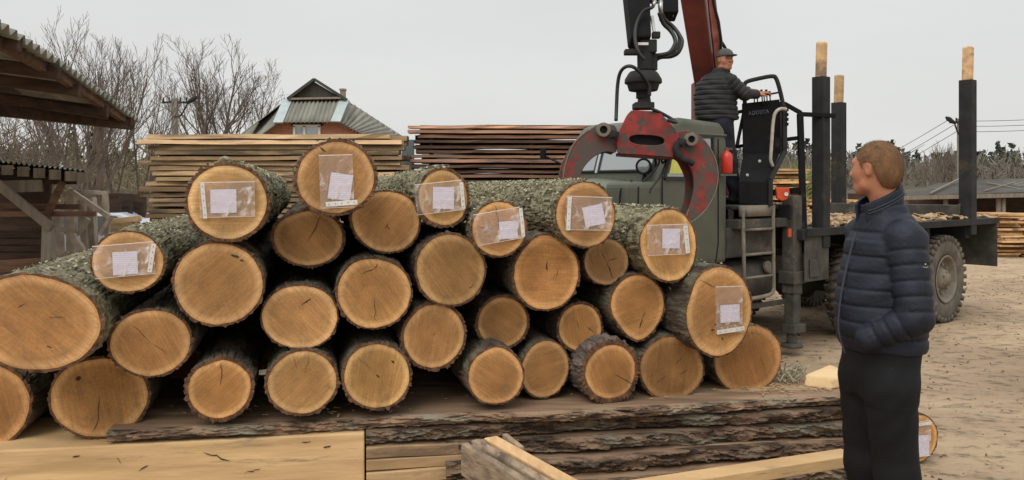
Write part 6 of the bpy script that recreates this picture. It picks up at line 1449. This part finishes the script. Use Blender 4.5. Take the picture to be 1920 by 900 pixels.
# front opening of the collar
col_.cut(lambda X, Y, Z: np.minimum(.03 - np.abs(Y), X - .05) + 0 * Z)
jo = sdf_obj('jacket', [jk], 'navy', man); sdf_obj('collar', [col_], 'navy', jo)
m = MB(); m.tube(catmull([(.108, .012, 1.50), (.135, .01, 1.41), (.169, .01, 1.26), (.182, .01, 1.12), (.155, .01, 1.02)], 8), .004, 6); m.build('zip', M['stitch'], jo)
# collar piping: two pale stripes round the back of the collar
for dz in (0, -.012):
    m = MB(); pts = []
    for k in range(28):
        a = R(38 + k * 284 / 27); x = .0945 * math.cos(a) + .006; y = .084 * math.sin(a); pts.append((x, y, 1.635 - .5 * x + dz - .01))
    m.tube(pts, .0022, 5, False); m.build('collar_piping', M['stitch'], jo)
m = MB(); m.tube([(.125, .16, 1.165), (.105, .185, 1.14)], .003, 5); m.build('pocket_zip', M['stitch'], jo)
# sleeve logo: small pale dot above an arc
sdir = (Vector((-.035, .215, 1.19)) - Vector((-.022, .152, 1.475))); sc0 = Vector((-.022, .152, 1.475)) + sdir * .36
ln_ = Vector((.0, 1, .2)).normalized(); lc = sc0 + ln_ * .0785
m = MB(); m.lathe(lc + Vector((0, -.002, .006)), ln_, [(0, .0028), (.0012, .0028), (.0012, 0)], 10)
pts = [lc + Vector((x, .001 - abs(x) * .25, -.006 + x * x * 26)) for x in [i * .0017 - .010 for i in range(13)]]; m.tube(pts, [.0005] + [.0011] * 11 + [.0005], 5); m.build('sleeve_emblem', M['handrail'], jo)
# trousers
tr = SDF((-.36, -.32, .03), (.32, .32, 1.06), .007)
tr.loft([(.86, .005, 0, .108, .15), (.95, .0, 0, .126, .158), (1.06, -.005, 0, .134, .16)], k=.06, q=wr(.002, 10))
for s_ in (1, -1):
    hx = (.012, .02)[s_ < 0]; kx = (-.015, .01)[s_ < 0]; ax_ = (-.13, -.02)[s_ < 0]
    fold = lambda ph: (lambda t, X, Y, Z: (.0018 * np.sin(38 * Z + 55 * X * s_ + ph + 2.6 * np.sin(9 * X + 7 * Z)) * np.clip(1.6 * np.abs(np.sin(4.1 * Z + ph)) - .35, 0, 1)) + .005 * np.sin(26 * Y + 14 * X + 5 * Z + ph)); tr.cone((hx, .085 * s_, .90), (kx, .09 * s_, .55), .104, .078, .04, q=fold(s_)); tr.cone((kx, .09 * s_, .55), (ax_, .1 * s_, .10), .078, .070, .04, q=fold(s_ + 2))
to = sdf_obj('trousers', [tr], 'trousers', man)
m = MB(); m.tube(catmull([(.05, .158, .99), (.055, .17, .94), (.05, .176, .885)], 5), .0025, 5); m.tube([(.05, .178, .885), (.028, .182, .872)], .0028, 5); m.build('pocket_zip', M['stitch'], to)
for s_ in (1, -1):
    ax_ = (-.13, -.02)[s_ < 0]; sh = SDF((ax_ - .12, .1 * s_ - .08, -.01), (ax_ + .24, .1 * s_ + .08, .16), .006); sh.cone((ax_ - .02, .1 * s_, .06), (ax_ + .16, .1 * s_, .045), .05, .042, .02); sh.cone((ax_, .1 * s_, .1), (ax_ + .03, .1 * s_, .06), .05, .045, .02); sh.cut(lambda X, Y, Z: .005 - Z + 0 * X + 0 * Y)
    sdf_obj('shoe', [sh], 'shoe', man)

# crane operator: x = photo right, y = away from the camera
OB = P(1345, 383, 8.95); op = thing('person', 'crane operator in grey cap and black puffer jacket standing on the platform at the levers', 'person', OB, 0)
OY = R(-72); OC = (.085, -.01, 1.615)
hs = SDF((-.06, -.16, 1.30), (.24, .15, 1.78), .005); of = head(hs, OC, OY, 1.0, neck=(.03, .0, 1.42))
bs = SDF((-.35, -.32, -.02), (.50, .36, 1.50), .010)
bs.loft([(.85, 0, 0, .13, .12), (1.1, 0, 0, .15, .11), (1.35, 0, 0, .17, .11), (1.45, .02, 0, .08, .07)])
legs = (((.03, -.08, .88), (.12, -.09, .46), (.17, -.07, .09), (.36, -.07, .04)), ((-.05, .09, .88), (.06, .1, .46), (.02, .1, .09), (.2, .12, .04)))
arms = (((.10, -.10, 1.38), (.27, -.12, 1.22), (.44, .02, 1.235)), ((.06, .14, 1.38), (.24, .2, 1.26), (.37, .12, 1.29)))
for hp, kn, an, toe in legs: bs.cone(hp, kn, .08, .055); bs.cone(kn, an, .05, .035); bs.cone(an, toe, .035, .03)
for a, b, c_ in arms: bs.cone(a, b, .05, .04); bs.cone(b, c_, .037, .027)
hnd = SDF((.28, -.12, 1.10), (.66, .28, 1.40), .005)
hand(hnd, (.455, .03, 1.24), (1, .15, .18), (-.15, -.3, 1), .55, 1.1, 1); hand(hnd, (.375, .12, 1.293), (1, -.2, -.12), (0, .2, 1), .5, 1.05, -1)
sdf_obj('body', [hs, bs, hnd], 'skin', op)
jk = SDF((-.36, -.33, .90), (.56, .40, 1.56), .0065)
jk.loft([(.935, .0, 0, .225, .155), (.97, -.0, 0, .235, .165), (1.1, -.02, 0, .235, .165), (1.25, -.02, 0, .235, .165), (1.36, -.01, 0, .215, .155), (1.43, .0, 0, .16, .13), (1.49, .03, 0, .085, .08), (1.52, .04, 0, .075, .07)], q=comb(quilt(.055, .010), wr(.004, 18)))
for a, b, c_ in arms: jk.cone(a, b, .085, .072, .03, q=comb(quilt(.055, .01), wr(.004, 18))); jk.cone(b, c_, .07, .05, .03, q=comb(quilt(.05, .009), wr(.004, 18)))
sdf_obj('jacket', [jk], 'charcoal', op)
tr = SDF((-.32, -.30, .02), (.42, .32, 1.0), .009)
tr.loft([(.8, 0, 0, .16, .14), (.97, 0, 0, .19, .145)], q=wr(.003, 12))
for hp, kn, an, toe in legs: tr.cone(hp, kn, .108, .078, .03, q=wr(.006, 15)); tr.cone(kn, an, .078, .062, .03, q=wr(.006, 17))
sdf_obj('trousers', [tr], 'trousers_navy', op)
for hp, kn, an, toe in legs:
    sh = SDF((min(an[0], toe[0]) - .12, an[1] - .1, -.01), (toe[0] + .1, toe[1] + .1, .16), .006); sh.cone((an[0] - .02, an[1], .05), toe, .05, .042, .02); sh.cut(lambda X, Y, Z: .004 - Z + 0 * X + 0 * Y); sdf_obj('shoe', [sh], 'shoe', op)
fo_ = lambda x, y, z: np.array(OC) + rz((x, y, z), OY)
hr = SDF((-.06, -.15, 1.53), (.24, .13, 1.75), .005); hr.ell(fo_(-.014, 0, .015), (.1, .08, .095), .02, OY)
def oc(X, Y, Z):
    x, y, z = X - OC[0], Y - OC[1], Z - OC[2]; ca, sa = math.cos(-OY), math.sin(-OY); u = x * ca - y * sa
    return np.where(u > .0, .03 + u * .4, -.02 + u * .6) - z
hr.cut(oc); sdf_obj('hair', [hr], 'hair', op)
cp_ = SDF((-.12, -.26, 1.58), (.32, .20, 1.80), .005); cp_.ell(fo_(-.008, 0, .045), (.108, .09, .085), .02, OY); cp_.cut(lambda X, Y, Z: 1.648 - Z + 0 * X + 0 * Y)
br = SDF((-.12, -.26, 1.58), (.32, .20, 1.80), .004); br.ell(fo_(.115, 0, .032), (.075, .068, .010), .01, OY)
co = sdf_obj('cap', [cp_, br], 'cap', op)
for y in (-1, 1):
    c_ = of(.083, .032 * y, .004); m = MB(); m.lathe(c_ - rz((.011, 0, 0), OY), rz((1, 0, 0), OY), [(.011 * math.sin(a), .011 * math.cos(a)) for a in [i * math.pi / 12 for i in range(-6, 7)]], 12); eo = m.build('eye', M['eyewhite'], op, smooth=True)
    m = MB(); m.lathe(c_ + rz((-.0002, 0, 0), OY), rz((1, 0, 0), OY), [(0, .006), (.0012, 0)], 10); m.build('iris', M['dark'], eo)
    b1 = of(.093, .018 * y, .022); b2 = of(.088, .045 * y, .02); m = MB(); m.tube([b1, b2], [.004, .003], 6); m.build('eyebrow', M['hair'], op)
